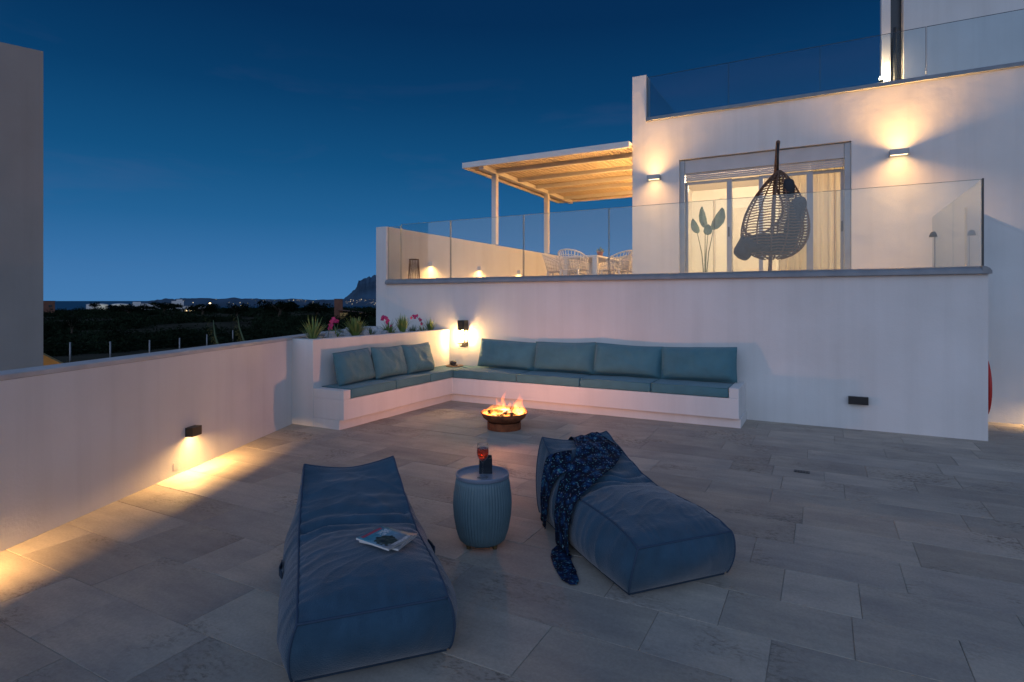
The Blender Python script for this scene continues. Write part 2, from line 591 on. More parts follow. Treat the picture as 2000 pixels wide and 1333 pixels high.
WARM = (1.0, 0.60, 0.23)
M = dict(
    wall=plaster("white_render"),
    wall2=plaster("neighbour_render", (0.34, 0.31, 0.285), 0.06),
    coping=mat("grey_coping", (0.22, 0.235, 0.25), 0.45, var=0.12, vscale=6, bump=0.1, bscale=60),
    capping=mat("pale_capping", (0.46, 0.46, 0.46), 0.7, var=0.1, vscale=5, bump=0.1, bscale=50),
    roof_edge=mat("roof_glass_edge", (0.015, 0.035, 0.06), 0.4),
    glass_edge=mat("glass_edge", (0.20, 0.27, 0.28), 0.3),
    tile=stone_tile("limestone"),
    mortar=mat("mortar", (0.36, 0.32, 0.265), 0.95, var=0.25, vscale=8, bump=0.3, bscale=90),
    glass=thin_glass("balustrade_glass", (0.92, 0.95, 0.945), refl=0.055),
    roofglass=thin_glass("roof_glass", (0.84, 0.91, 0.945), refl=0.006),
    pane=thin_glass("window_glass", (0.975, 0.975, 0.97)),
    clear=thin_glass("drinking_glass", (0.97, 0.985, 0.985)),
    alu=mat("grey_aluminium", (0.33, 0.34, 0.35), 0.4, 0.35, var=0.06, vscale=5),
    alu_dark=mat("dark_aluminium", (0.05, 0.055, 0.06), 0.4, 0.3),
    black=mat("black_metal", (0.022, 0.022, 0.024), 0.45, 0.3, bump=0.08, bscale=120),
    shutter=mat("shutter_grey", (0.50, 0.50, 0.50), 0.5, var=0.05, vscale=4),
    teal=mat("teal_canvas", (0.060, 0.185, 0.225), 0.78, bump=0.35, bscale=260, var=0.10, vscale=5, rand=0.06, sheen=0.2),
    teal_pipe=mat("teal_piping", (0.07, 0.18, 0.20), 0.8),
    bag=mat("blue_grey_suede", (0.034, 0.082, 0.128), 0.9, bump=0.30, bscale=150, var=0.14, vscale=9, sheen=0.50, spec=0.2),
    bag_pipe=mat("dark_blue_piping", (0.030, 0.060, 0.105), 0.8),
    bag_base=mat("dark_base_cloth", (0.020, 0.040, 0.068), 0.9),
    ceramic=mat("blue_ceramic", (0.10, 0.165, 0.19), 0.42, var=0.08, vscale=9, bump=0.04, bscale=30),
    tabletop=mat("grey_blue_top", (0.20, 0.235, 0.30), 0.32, var=0.06, vscale=10),
    brass=mat("brass_foot", (0.22, 0.15, 0.07), 0.45, 0.7),
    rust=mat("rusty_steel", (0.24, 0.070, 0.024), 0.8, 0.2, var=0.45, vscale=14, bump=0.3, bscale=60, var_col=None),
    white=mat("white_paint", (0.72, 0.70, 0.67), 0.5, var=0.04, vscale=4),
    wood_slat=mat("pergola_slat", (0.62, 0.52, 0.38), 0.6, var=0.12, vscale=3, stretch=(20, 1, 1)),
    plastic=mat("white_resin", (0.68, 0.64, 0.58), 0.5),
    rattan=mat("brown_rattan", (0.16, 0.085, 0.05), 0.6, var=0.3, vscale=40, bump=0.4, bscale=150),
    charcoal=mat("charcoal_fabric", (0.040, 0.043, 0.048), 0.9, bump=0.3, bscale=200, var=0.12, vscale=6),
    leaf=mat("aloe_leaf", (0.16, 0.23, 0.06), 0.45, var=0.35, vscale=12, rand=0.2),
    leaf_d=mat("dark_leaf", (0.06, 0.105, 0.04), 0.5, var=0.4, vscale=9),
    petal=mat("pink_petal", (0.48, 0.03, 0.14), 0.55, var=0.25, vscale=25),
    stem=mat("flower_stem", (0.08, 0.11, 0.04), 0.6),
    pebble=mat("white_stone", (0.50, 0.50, 0.50), 0.8, var=0.2, vscale=7, rand=0.18, bump=0.6, bscale=14),
    soil=mat("dark_soil", (0.06, 0.05, 0.042), 0.95, bump=0.9, bscale=30, var=0.4, vscale=14),
    bulb=emitter("lamp_glow", (1.0, 0.66, 0.30), 9.0),
    diff=emitter("lamp_diffuser", (1.0, 0.72, 0.38), 5.0),
    room=mat("cream_wall", (0.84, 0.79, 0.70), 0.8, var=0.03, vscale=2),
    roomfloor=mat("room_floor", (0.45, 0.38, 0.30), 0.4, var=0.1, vscale=3),
    door=mat("painted_door", (0.72, 0.64, 0.52), 0.5),
    red=mat("red_rubber", (0.52, 0.022, 0.016), 0.5, var=0.12, vscale=12),
    paper=mat("magazine_paper", (0.45, 0.43, 0.40), 0.7),
    ember=emitter("ember", (1.0, 0.22, 0.03), 5.0),
    log=mat("charred_log", (0.03, 0.02, 0.015), 0.95, bump=0.8, bscale=40, var=0.5, vscale=10),
    wax=mat("dark_holder", (0.012, 0.018, 0.026), 0.25),
    agave_bloom=mat("agave_blossom", (0.20, 0.17, 0.045), 0.8, var=0.35, vscale=3),
    earth=mat("dry_earth", (0.045, 0.043, 0.032), 1.0, spec=0.0, var=0.45, vscale=0.12, coord='Object', bump=0.5, bscale=1.5, detail=8),
    scrub=mat("scrub_leaf", (0.013, 0.021, 0.012), 1.0, spec=0.0, var=0.55, vscale=0.35),
    drygrass=mat("dry_grass", (0.09, 0.065, 0.035), 0.9, var=0.3, vscale=2),
    trunk=mat("bark", (0.06, 0.045, 0.03), 0.9, var=0.3, vscale=6, bump=0.5, bscale=20),
    crown=mat("tree_leaf", (0.008, 0.013, 0.008), 1.0, spec=0.0, var=0.45, vscale=0.8),
    hazy_rock=mat("hazy_hill_rock", (0.030, 0.072, 0.120), 0.95, var=0.3, vscale=0.004, detail=8),  # rock colour carries the blue of distance haze; no haze volume is built
    townw=mat("far_white_wall", (0.62, 0.60, 0.58), 0.85, var=0.08, vscale=0.4),
    brownw=mat("brown_wall", (0.17, 0.075, 0.05), 0.9, var=0.15, vscale=0.8),
    rooft=mat("clay_roof", (0.13, 0.065, 0.045), 0.85, var=0.25, vscale=2),
    darkwin=mat("dark_window", (0.02, 0.025, 0.03), 0.2),
    litwin=emitter("lit_window", (1.0, 0.72, 0.38), 3.0),
    galv=mat("galvanised_post", (0.30, 0.30, 0.30), 0.5, 0.3),
    ochre=mat("ochre_render", (0.50, 0.30, 0.10), 0.85, var=0.15, vscale=3),
)

M['bag'].node_tree.nodes["Principled BSDF"].inputs["Sheen Tint"].default_value = (0.80, 0.72, 0.68, 1)
M['bag'].node_tree.nodes["Principled BSDF"].inputs["Sheen Roughness"].default_value = 0.45
# sea
M['sea'] = mat("sea_water", (0.0, 0.060, 0.125), 0.6, spec=0.3, bump=1.0, bscale=0.05, coord='Object')

# ================================================================== LARGE STRUCTURE
YF = 7.886      # front of the terrace wall
YH = 11.20      # front of the house
ZT = 1.72       # terrace floor

# ---- left parapet line
P0 = Vector((-4.34, 1.628, 0))
PD = Vector((-1.372, 3.378, 0)).normalized()
PN = Vector((PD.y, -PD.x, 0))          # into the patio


def on_par(t, off=0.0, z=0.0):
    q = P0 + PD * t + PN * off
    return Vector((q.x, q.y, z))


# ---- patio floor: a mortar bed and single limestone tiles in running rows
fl = MB()
a, b = on_par(-4.2, -0.05), on_par(6.75, -0.05)
fl.prism([(b.x, b.y), (a.x, a.y), (5.5, a.y), (5.5, 9.2), (b.x, 9.2)], -0.30, -0.004)
patio = fl.build("patio_floor", M['mortar'])
tag(patio, kind='structure')
rows = [0.10, 0.49, 0.88, 1.275, 1.66, 2.05, 2.455, 2.82, 3.20, 3.59, 3.985, 4.37, 4.74, 5.085, 5.49, 5.80, 6.19, 6.58, 6.97, 7.36, 7.75, 8.14, 8.53, 8.92, 9.31]
seen_cross = {3: [-3.12, -2.42], 4: [-3.40, -2.61], 5: [-2.93], 6: [-3.73, -0.20], 7: [-0.43, 0.53], 8: [0.165], 9: [-0.37, 0.385],
              10: [-0.16], 12: [-0.35], 13: [0.15, 1.04], 14: [-0.39, 0.01]}


def clip_poly(poly, n, d):
    out = []
    for i in range(len(poly)):
        p, q = poly[i], poly[(i + 1) % len(poly)]
        fp, fq = p[0] * n[0] + p[1] * n[1] - d, q[0] * n[0] + q[1] * n[1] - d
        if fp >= 0:
            out.append(p)
        if fp * fq < 0:
            t = fp / (fp - fq)
            out.append((p[0] + (q[0] - p[0]) * t, p[1] + (q[1] - p[1]) * t))
    return out


ntile = 0
for r in range(len(rows) - 1):
    y0, y1 = rows[r] + 0.0016, rows[r + 1] - 0.0016
    xl = P0.x + (PD.x / PD.y) * (rows[r + 1] - P0.y) - 0.3
    xr = 0.25 * rows[r + 1] + 0.9
    cuts = sorted(seen_cross.get(r, []))
    xs = [xl]
    while xs[-1] < xr:
        nx = xs[-1] + rnd.choice([0.55, 0.65, 0.78, 0.9, 1.05, 1.2])
        near = [c for c in cuts if xs[-1] + 0.28 < c < nx + 0.28]
        if near:
            nx = near[0]
        elif any(0 < c - nx < 0.25 for c in cuts):
            nx -= 0.2
        xs.append(nx)
    for x0, x1 in zip(xs[:-1], xs[1:]):
        poly = [(x0 + 0.0016, y0), (x1 - 0.0016, y0), (x1 - 0.0016, y1), (x0 + 0.0016, y1)]
        poly = clip_poly(poly, (PN.x, PN.y), PN.x * P0.x + PN.y * P0.y + 0.004)
        if len(poly) < 3:
            continue
        # skip what lies wholly under the planter and the terrace block
        if y0 > YF and x1 < 1.4:
            continue
        dz = rnd.uniform(-0.0012, 0.0012)
        t = MB().prism(poly, -0.018, dz).build("tile", M['tile'], patio, bevel=0.0015, seg=1)
        ntile += 1

# ---- left parapet wall
par = thing("parapet_wall", "low white rendered parapet wall with grey capping along the open side of the patio", "wall", on_par(0))
w = MB()
a0, a1, b1, b0 = on_par(-4.2), on_par(6.76), on_par(6.76, -0.2), on_par(-4.2, -0.2)
w.prism([(a1.x, a1.y), (b1.x, b1.y), (b0.x, b0.y), (a0.x, a0.y)], -3.2, 1.02)
w.build("wall", M['wall'], par)
w = MB()
a0, a1, b1, b0 = on_par(-4.2, 0.002), on_par(6.755, 0.002), on_par(6.755, -0.205), on_par(-4.2, -0.205)
w.prism([(a1.x, a1.y), (b1.x, b1.y), (b0.x, b0.y), (a0.x, a0.y)], 1.0205, 1.056)
w.build("coping", M['capping'], par, bevel=0.006)
# socket plate low on the wall
w = MB()
rotw = Matrix.Rotation(math.atan2(PD.y, PD.x), 3, 'Z')
w.obox(on_par(1.545, 0.001, 0.075), (0.06, 0.002, 0.06), rotw)
w.build("socket_cover", M['white'], par)

# ---- terrace block
ter = thing("terrace_block", "white rendered terrace wall with rounded grey coping behind the bench", "wall", (-2.5, YF, 0))
w = MB()
w.box(-6.68, 1.559, YF, YF + 0.2, -0.3, 1.788)
w.box(1.359, 1.559, YF + 0.2, YH, -0.3, 1.788)
w.build("wall", M['wall'], ter, weld=False)
w = MB()
w.prism([(-6.911, YF - 0.002), (-6.68, YF - 0.002), (-6.68, 16.9), (-7.1, 16.9), (-7.1, 8.4)], -3.2, 2.79)
w.box(-7.1, -3.3, 16.9, 17.1, -3.2, 2.82)
w.build("side_wall", M['wall'], ter)
w = MB().box(-6.68, 1.359, YF + 0.2, YH, 1.5, ZT).box(-6.68, -3.3, YH, 16.9, 1.5, ZT)
w.build("terrace_floor", M['roomfloor'], ter)
# bullnose coping: section in Y,Z swept along X, the right end rounded off
sec = [(YF + 0.215, 1.79), (YF + 0.215, 1.868)]
for k in range(9):
    q = R(90 - k * 18)
    sec.append((YF - 0.012 - 0.042 * math.cos(q) + 0.0, 1.826 + 0.042 * math.sin(q)))
sec[-1] = (YF - 0.012, 1.784)
w = MB()
w.prism([(YF + 0.215, 1.79), (YF + 0.215, 1.870), (YF + 0.06, 1.876), (YF + 0.0, 1.868), (YF - 0.035, 1.848), (YF - 0.05, 1.818), (YF - 0.05, 1.79)], -6.676, 1.50, 'x')
w.build("coping", M['coping'], ter, smooth=True, auto=40)
w = MB()
pr = [(1.50, 1.876), (1.535, 1.868), (1.565, 1.850), (1.585, 1.82), (1.585, 1.79), (1.50, 1.79)]
w.prism(pr, YF - 0.05, YF + 0.215, 'y')
w.prism([(1.34, 1.79), (1.585, 1.79), (1.585, 1.82), (1.565, 1.85), (1.535, 1.868), (1.50, 1.876), (1.34, 1.87)], YF + 0.2155, YH - 0.005, 'y')
w.build("coping", M['coping'], ter, smooth=True, auto=40)

# ---- house
house = thing("house", "white flat roofed house with a wide lit sliding door above the terrace", "house", (-0.5, YH, 0))
w = MB()
w.box(-3.30, -2.395, YH, YH + 0.3, 1.3, 4.98)
w.box(-3.30, -3.03, YH, YH + 0.3, 4.98, 5.89)
w.box(0.418, 6.0, YH, YH + 0.3, -0.3, 4.98)
w.box(-2.395, 0.418, YH, YH + 0.3, 4.165, 4.98)
w.box(-2.395, 0.418, YH + 0.002, YH + 0.3, 1.3, ZT + 0.02)
w.box(-3.30, -3.05, YH + 0.3, 17.0, 1.3, 4.98)
w.build("wall", M['wall'], house)
MB().box(-3.05, 6.0, YH + 0.3, 20.0, 4.6, 4.96).build("roof", M['roomfloor'], house)
w = MB().prism([(YH + 0.30, 4.983), (YH + 0.30, 5.07), (YH + 0.05, 5.075), (YH - 0.02, 5.05), (YH - 0.04, 5.015), (YH - 0.04, 4.983)], -3.025, 6.0, 'x')
w.build("coping", M['coping'], house, smooth=True, auto=40)
# the lit room behind the door
w = MB()
w.box(-3.0, 1.9, YH + 0.3, 15.6, ZT - 0.2, ZT)
w.build("room_floor", M['roomfloor'], house)
w = MB()
w.box(-3.0, 1.9, 15.6, 15.75, ZT, 4.35)
w.box(-3.048, -3.0, YH + 0.3, 15.75, ZT, 4.35)
w.box(1.9, 2.0, YH + 0.3, 15.75, ZT, 4.35)
w.box(-3.048, 2.0, YH + 0.3, 15.75, 4.35, 4.5)
w.box(-3.0, -2.395, YH + 0.301, YH + 0.33, ZT, 4.35)
w.box(0.418, 1.9, YH + 0.301, YH + 0.33, ZT, 4.35)
w.box(-2.395, 0.418, YH + 0.301, YH + 0.33, 4.0, 4.35)
w.build("room_wall", M['room'], house)
# inner door in the back wall
idr = MB().box(-1.98, -1.02, 15.55, 15.598, ZT + 0.002, 3.83).box(-1.90, -1.10, 15.53, 15.549, ZT + 0.01, 3.75).build("inner_door", M['door'], house, bevel=0.008)
MB().tube([(-1.2, 15.49, 2.75), (-1.2, 15.46, 2.75), (-1.32, 15.46, 2.75)], 0.014, 8).build("handle", M['alu'], idr, smooth=True)
# shutter box and its roller slats
sb = MB().box(-2.30, 0.315, YH + 0.055, YH + 0.2, 3.90, 4.155).build("shutter_box", M['shutter'], house, bevel=0.006)
for k in range(4):
    z0 = 3.755 + k * 0.036
    MB().box(-2.30, 0.315, YH + 0.082, YH + 0.10, z0 + 0.002, z0 + 0.034).build("slat", M['shutter'], sb, bevel=0.007, seg=2)
w = MB()
w.box(-2.392, -2.303, YH + 0.045, YH + 0.2, ZT + 0.022, 4.155)
w.build("door_jamb", M['alu'], house, bevel=0.004)
MB().box(0.318, 0.415, YH + 0.045, YH + 0.2, ZT + 0.022, 4.155).build("door_jamb", M['alu'], house, bevel=0.004)
# sliding leaves: stiles and rails, pane as sub-part
leaves = [(-2.30, -1.476, 0.135), (-1.562, -0.95, 0.185), (-1.017, -0.15, 0.135), (-0.25, 0.315, 0.185)]
for i, (x0, x1, yy) in enumerate(leaves):
    y0, y1 = YH + yy, YH + yy + 0.045
    sw = [(0.04, 0.087), (0.087, 0.067), (0.067, 0.10), (0.10, 0.05)][i]
    w = MB().box(x0, x0 + sw[0], y0, y1, ZT + 0.024, 3.75).box(x1 - sw[1], x1, y0, y1, ZT + 0.024, 3.75)
    w.box(x0 + sw[0], x1 - sw[1], y0, y1, ZT + 0.024, ZT + 0.10).box(x0 + sw[0], x1 - sw[1], y0, y1, 3.70, 3.75)
    lf = w.build("sliding_door", M['alu'], house)
    MB().box(x0 + sw[0], x1 - sw[1], y0 + 0.018, y0 + 0.026, ZT + 0.10, 3.70).build("pane", M['pane'], lf)
    if i in (0, 3):
        hx = x1 - 0.05 if i == 0 else x1 - 0.028
        MB().box(hx - 0.012, hx + 0.012, y0 - 0.022, y0 - 0.001, 2.68, 2.86).build("handle", M['alu_dark'], lf, bevel=0.005)

# ---- roof room (penthouse) set back on the roof
pent = thing("roof_room", "white room standing set back on the flat roof at the top right", "roof room", (1.4, 13.6, 4.96))
w = MB().box(1.39, 6.5, 13.6, 19.0, 4.965, 8.6)
w.build("wall", M['wall'], pent)
w = MB().box(1.19, 1.388, 14.0, 14.02, 4.97, 8.6)
w.build("window", M['darkwin'], pent)
w = MB().box(1.035, 1.188, 13.75, 14.05, 4.965, 8.6)
w.build("pillar", M['wall'], pent)
MB().tube([(1.255, 13.72, 4.965), (1.255, 13.72, 6.9)], 0.03, 8).build("drain_pipe", M['alu_dark'], pent, smooth=True)

# ---- stair side wall right of the terrace
st = thing("stair_wall", "white stair side wall with a top sloping down at the far right", "wall", (2.0, 9.15, 0))
w = MB().prism([(1.60, 0.0 - 0.3), (4.6, -0.3), (4.6, 0.95), (2.6, 2.04), (1.60, 2.65)], 9.15, 9.30, 'y')
w.build("wall", M['wall'], st)
w = MB()
sl = Vector((1.0, 0, -0.61)).normalized()
w.prism([(1.595, 2.6515), (2.602, 2.0405), (4.62, 0.9415), (4.62, 0.975), (2.605, 2.075), (1.595, 2.685)], 9.148, 9.302, 'y')
w.build("coping", M['wall'], st)

# ---- glass balustrades
def glass_pane(par_, x0, x1, y0, y1, z0, z1, m, top=True):
    """a sheet of glass with its polished edges"""
    pn = MB().box(x0, x1, y0, y1, z0, z1).build("pane", M[m], par_)
    e = 0.004
    b = MB()
    if x1 - x0 > y1 - y0:
        b.box(x0, x0 + e, y0 - 0.0006, y1 + 0.0006, z0 + 0.06, z1 - e)
        b.box(x1 - e, x1, y0 - 0.0006, y1 + 0.0006, z0 + 0.06, z1 - e)
    b.box(x0 - 0.0004, x1 + 0.0004, y0 - 0.0006, y1 + 0.0006, z1 - e + 0.0002, z1 + 0.0006)
    o = b.build("polished_edge", M['glass_edge' if m == 'glass' else 'roof_edge'], pn)
    o["kind"] = "stuff"
    return pn


def balustrade(label, loc):
    return thing("glass_balustrade", label, "balustrade", loc, 0, "frameless glass balustrades")


bal = balustrade("frameless glass balustrade standing on the grey coping of the terrace", (-2.5, YF + 0.1, 1.87))
YG = YF + 0.045
xs = [-6.40, -5.376, -4.036, -2.679, -1.25, 0.13, 1.52]
for x0, x1 in zip(xs[:-1], xs[1:]):
    glass_pane(bal, x0 + 0.006, x1 - 0.006, YG, YG + 0.013, 1.80, 2.815, 'glass')
glass_pane(bal, -6.676, -6.412, YG, YG + 0.013, 1.80, 2.785, 'glass')
MB().box(1.516, 1.531, YG - 0.008, YG + 0.022, 1.872, 2.822).build("edge_post", M['alu_dark'], bal)
MB().box(1.516, 1.529, YG + 0.026, 9.55, 1.80, 2.815).build("pane", M['roofglass'], bal)
MB().box(1.516, 1.529, 9.562, YH - 0.01, 1.80, 2.815).build("pane", M['roofglass'], bal)

balr = balustrade("frameless glass balustrade along the edge of the flat roof", (0.5, YH + 0.1, 5.07))
xs = [-3.022, -1.522, -0.04, 1.448, 2.94, 4.43, 5.9]
for x0, x1 in zip(xs[:-1], xs[1:]):
    glass_pane(balr, x0 + 0.006, x1 - 0.006, YH + 0.05, YH + 0.063, 5.0, 5.855, 'roofglass')
MB().box(-3.02, -3.007, YH + 0.07, 13.58, 4.985, 5.855).build("pane", M['glass'], balr)

# ---- pergola
pg = thing("pergola", "white pergola with a slatted roof on two posts over the dining terrace", "pergola", (-5.0, 13.5, ZT))
ZP = 4.47
w = MB().box(-7.09, -3.302, 11.02, 16.3, ZP + 0.075, ZP + 0.115)
w.build("roof_panel", M['white'], pg)
w = MB().box(-7.09, -3.302, 10.98, 11.018, ZP, ZP + 0.118).build("fascia", M['white'], pg)
w = MB().box(-7.09, -3.302, 16.302, 16.34, ZP, ZP + 0.118).build("fascia", M['white'], pg)
w = MB().box(-7.128, -7.092, 10.98, 16.34, ZP, ZP + 0.118).build("fascia", M['white'], pg)
nsl = 34
for k in range(nsl):
    x0 = -7.085 + k * (3.78 / nsl)
    MB().box(x0 + 0.010, x0 + 3.78 / nsl - 0.010, 11.022, 16.298, ZP + 0.050, ZP + 0.073).build("slat", M['wood_slat'], pg)
for y in (11.68, 12.75, 13.75, 14.54, 15.6):
    MB().box(-6.62, -3.302, y - 0.045, y + 0.045, ZP - 0.035, ZP + 0.048).build("beam", M['white'], pg, bevel=0.004, seg=1)
MB().box(-6.74, -6.622, 11.06, 16.28, ZP - 0.05, ZP + 0.048).build("beam", M['white'], pg, bevel=0.004, seg=1)
for y in (11.68, 14.54):
    MB().box(-6.74, -6.622, y - 0.06, y + 0.06, 2.80, ZP - 0.052).build("post", M['white'], pg, bevel=0.004, seg=1)

# ---- neighbour building beyond the parapet
ed = Vector((-10.64, 4.53, 0))
fw = Vector((-math.sin(YAW), math.cos(YAW), 0))
rt = Vector((math.cos(YAW), math.sin(YAW), 0))
dv = (fw * math.cos(R(49)) + rt * math.sin(R(49))).normalized()
bk = Vector((-dv.y, dv.x, 0))
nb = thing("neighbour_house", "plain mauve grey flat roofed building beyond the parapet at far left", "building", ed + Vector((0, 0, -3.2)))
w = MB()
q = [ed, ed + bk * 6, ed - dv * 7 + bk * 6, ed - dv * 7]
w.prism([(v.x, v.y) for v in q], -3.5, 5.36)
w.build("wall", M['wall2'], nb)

# ---- planter and built-in bench
pl = thing("planter", "white rendered planter behind the short side of the bench", "planter", (-5.5, 6.4, 0))
w = MB()
w.prism([(-5.715, 5.005), (-5.364, 5.005), (-5.364, YF - 0.002), (-5.50, YF - 0.002), (-5.50, 5.13), (-5.76, 5.13)], -0.02, 1.035)
w.build("wall", M['wall'], pl, bevel=0.004, seg=1)
sa, sb_ = on_par(3.78, 0.014), on_par(6.70, 0.014)
sf = MB().grid(lambda u, v: (lambda y: ((sa.x + (sb_.x - sa.x) * v) * (1 - u) + -5.50 * u, y, 0.965 + 0.03 * noise.noise((u * 5, v * 14, 1.7))))(5.13 + (YF - 0.004 - 5.13) * v), 10, 26)
tag(sf.build("soil", M['soil'], pl, smooth=True), kind='stuff')


def stone(c, r, seed):
    bm = bmesh.new()
    bmesh.ops.create_icosphere(bm, subdivisions=2, radius=1)
    for v in bm.verts:
        n = noise.noise(v.co * 1.3 + Vector((seed * 3.1, seed, 0)))
        v.co *= 1 + 0.35 * n
        v.co.x *= 1.25
        v.co.z *= 0.72
    me = bpy.data.meshes.new("stone")
    bm.to_mesh(me)
    bm.free()
    me.materials.append(M['pebble'])
    o = bpy.data.objects.new("stone", me)
    COL.objects.link(o)
    o.parent = pl
    o.location = wm(pl).inverted() @ Vector(c)
    o.scale = (r, r, r)
    o.rotation_euler = (seed * 0.7, seed * 1.3, seed * 2.1)
    return o


r2 = random.Random(3)
for (x, y, r) in [(-5.60, 5.52, .085), (-5.72, 5.72, .10), (-5.58, 6.13, .08), (-5.70, 6.30, .085), (-5.60, 6.42, .07), (-5.63, 5.30, .06), (-5.58, 7.18, .06), (-5.9, 6.2, .11), (-5.62, 6.62, .065), (-5.95, 6.75, .09)]:
    stone((x, y, 0.99 + r * 0.35), r, r2.uniform(0, 9))
for k in range(46):
    y = r2.uniform(5.2, 7.8)
    stone((-5.53 - r2.uniform(0, 0.5) * min(1, (y - 4.7) / 1.5), y, 0.985), r2.uniform(0.025, 0.055), r2.uniform(0, 9))

bench = thing("bench", "L shaped white rendered built-in bench with a recessed plinth along both walls", "bench", (-3.0, 7.5, 0))
w = MB()
w.box(-5.362, -4.943, 5.007, YF - 0.003, -0.02, 0.112)
w.box(-4.942, -0.85, 7.30, YF - 0.003, -0.02, 0.112)
w.build("plinth", M['wall'], bench, bevel=0.003, seg=1)
w = MB()
w.prism([(-5.362, 5.009), (-4.877, 5.009), (-4.877, 7.24), (-0.863, 7.24), (-0.863, YF - 0.003), (-5.362, YF - 0.003)], 0.1125, 0.352)
w.build("seat_slab", M['wall'], bench, bevel=0.006, seg=2)
MB().box(-5.362, -4.879, 5.0095, 5.125, 0.3525, 0.458).build("armrest", M['wall'], bench, bevel=0.005)
MB().box(-0.975, -0.864, 7.242, YF - 0.004, 0.3525, 0.474).build("armrest", M['wall'], bench, bevel=0.005)


# ---- loose cushions on the bench
def seat_cushion(x0, x1, y0, y1, z0, z1, label):
    t = thing("seat_cushion", label, "cushion", ((x0 + x1) / 2, (y0 + y1) / 2, z0), 0, "teal seat cushions on the built-in bench")
    nx, ny = 14, 14
    cx_, cy_ = (x0 + x1) / 2, (y0 + y1) / 2
    hx, hy = (x1 - x0) / 2, (y1 - y0) / 2
    b = MB()
    b.box(x0 + 0.004, x1 - 0.004, y0 + 0.004, y1 - 0.004, z0 + 0.002, z1)
    bm = bmesh.new()
    me = bpy.data.meshes.new("x")
    me.from_pydata(b.v, [], b.f)
    bm.from_mesh(me)
    bmesh.ops.bevel(bm, geom=list(bm.edges), offset=0.016, segments=3, profile=0.5, affect='EDGES')
    bmesh.ops.subdivide_edges(bm, edges=[e for e in bm.edges if e.calc_length() > 0.2], cuts=7, use_grid_fill=True)
    sd = rnd.uniform(0, 50)
    for v in bm.verts:
        u, q = (v.co.x - cx_) / hx, (v.co.y - cy_) / hy
        if v.co.z > z1 - 0.02:
            v.co.z += 0.010 * max(0, 1 - u * u) * max(0, 1 - q * q) + 0.009 * noise.noise(Vector((v.co.x * 4, v.co.y * 4, sd))) + 0.004 * noise.noise(Vector((v.co.x * 13, v.co.y * 9, sd)))
    b2 = MB()
    bm.verts.index_update()
    b2.v = [tuple(v.co) for v in bm.verts]
    b2.f = [tuple(v.index for v in f.verts) for f in bm.faces]
    bm.free()
    b2.build("cushion_body", M['teal'], t, smooth=True)
    zz = z1 - 0.006
    e = 0.008
    b3 = MB().tube([(x0 + e, y0 + e, zz), (x1 - e, y0 + e, zz), (x1 - e, y1 - e, zz), (x0 + e, y1 - e, zz)], 0.005, 6, closed=True)
    b3.build("piping", M['teal_pipe'], t, smooth=True)
    return t


LT = ["teal seat cushion at the open end of the short bench side", "middle teal seat cushion of the short bench side",
      "teal seat cushion in the bench corner carrying the tray"]
ys = [5.128, 5.951, 6.70, YF - 0.006]
for i in range(3):
    seat_cushion(-5.358, -4.872, ys[i], ys[i + 1], 0.353, 0.468, LT[i])
LB = ["warmly lit teal seat cushion on the long bench side next to the inner corner", "teal seat cushion on the long bench side behind the fire bowl, second from the lantern",
      "teal seat cushion on the long bench side, third from the lantern", "teal seat cushion beside the white arm at the right end of the bench"]
xs = [-4.868, -3.801, -2.849, -1.899, -0.978]
for i in range(4):
    seat_cushion(xs[i], xs[i + 1], 7.232, YF - 0.006, 0.353, 0.470, LB[i])


def back_pillow(c, w_, h_, t_, m3, label, seed):
    """boxy scatter cushion; local x = width, z = height, y = thickness (front -y)"""
    t = thing("back_pillow", label, "pillow", c, 0, "teal back pillows along the bench")
    c = Vector(c)
    rs = random.Random(seed)
    ph = [rs.uniform(0, 6) for _ in range(6)]

    def prof(u, v):
        a = max(0.0, 1 - abs(u) ** 5.0)
        b_ = max(0.0, 1 - abs(v) ** 4.0)
        return (a * b_) ** 0.55

    def edge(u, v):
        # corners stay out, the middles of the edges pull in a little
        return (u * (w_ / 2) * (1 - 0.018 * (1 - v * v)), v * (h_ / 2) * (1 - 0.05 * (1 - u * u) - 0.015 * math.sin(u * 3 + ph[0])))

    def surf(sgn):
        def fn(a, b_):
            u, v = 2 * a - 1, 2 * b_ - 1
            x, z = edge(u, v)
            k = prof(u, v)
            y = sgn * (t_ / 2) * k * (1 - 0.25 * v)
            n = noise.noise(Vector((x * 6 + seed, z * 6, sgn))) * 0.013 + noise.noise(Vector((x * 15 + seed, z * 9, sgn + 4))) * 0.006 + 0.008 * (1 - abs(noise.noise(Vector((x * 5 + z * 6 + seed, z * 4 - x * 2, 3))))) ** 8
            pk = 0.004 * math.sin(u * 34 + ph[1] + 3 * noise.noise(Vector((u * 2, seed, 0)))) * abs(v) ** 3 + 0.004 * math.sin(v * 22 + ph[2]) * abs(u) ** 4
            y += sgn * (n + pk) * min(1, k * 2)
            z += -0.012 * (1 - abs(v)) * k
            return c + m3 @ Vector((x, y, z))
        return fn

    b = MB().grid(surf(-1), 30, 20)
    b.build("pillow_front", M['teal'], t, smooth=True)
    b = MB().grid(surf(1), 16, 12)
    b.f = [f[::-1] for f in b.f]
    b.build("pillow_back", M['teal'], t, smooth=True)
    ring = []
    for k in range(15): ring.append((-1 + 2 * k / 15, -1))
    for k in range(10): ring.append((1, -1 + 2 * k / 10))
    for k in range(15): ring.append((1 - 2 * k / 15, 1))
    for k in range(10): ring.append((-1, 1 - 2 * k / 10))
    MB().tube([c + m3 @ Vector((edge(u, v)[0], 0, edge(u, v)[1])) for u, v in ring], 0.006, 6, closed=True).build("piping", M['teal_pipe'], t, smooth=True)
    return t


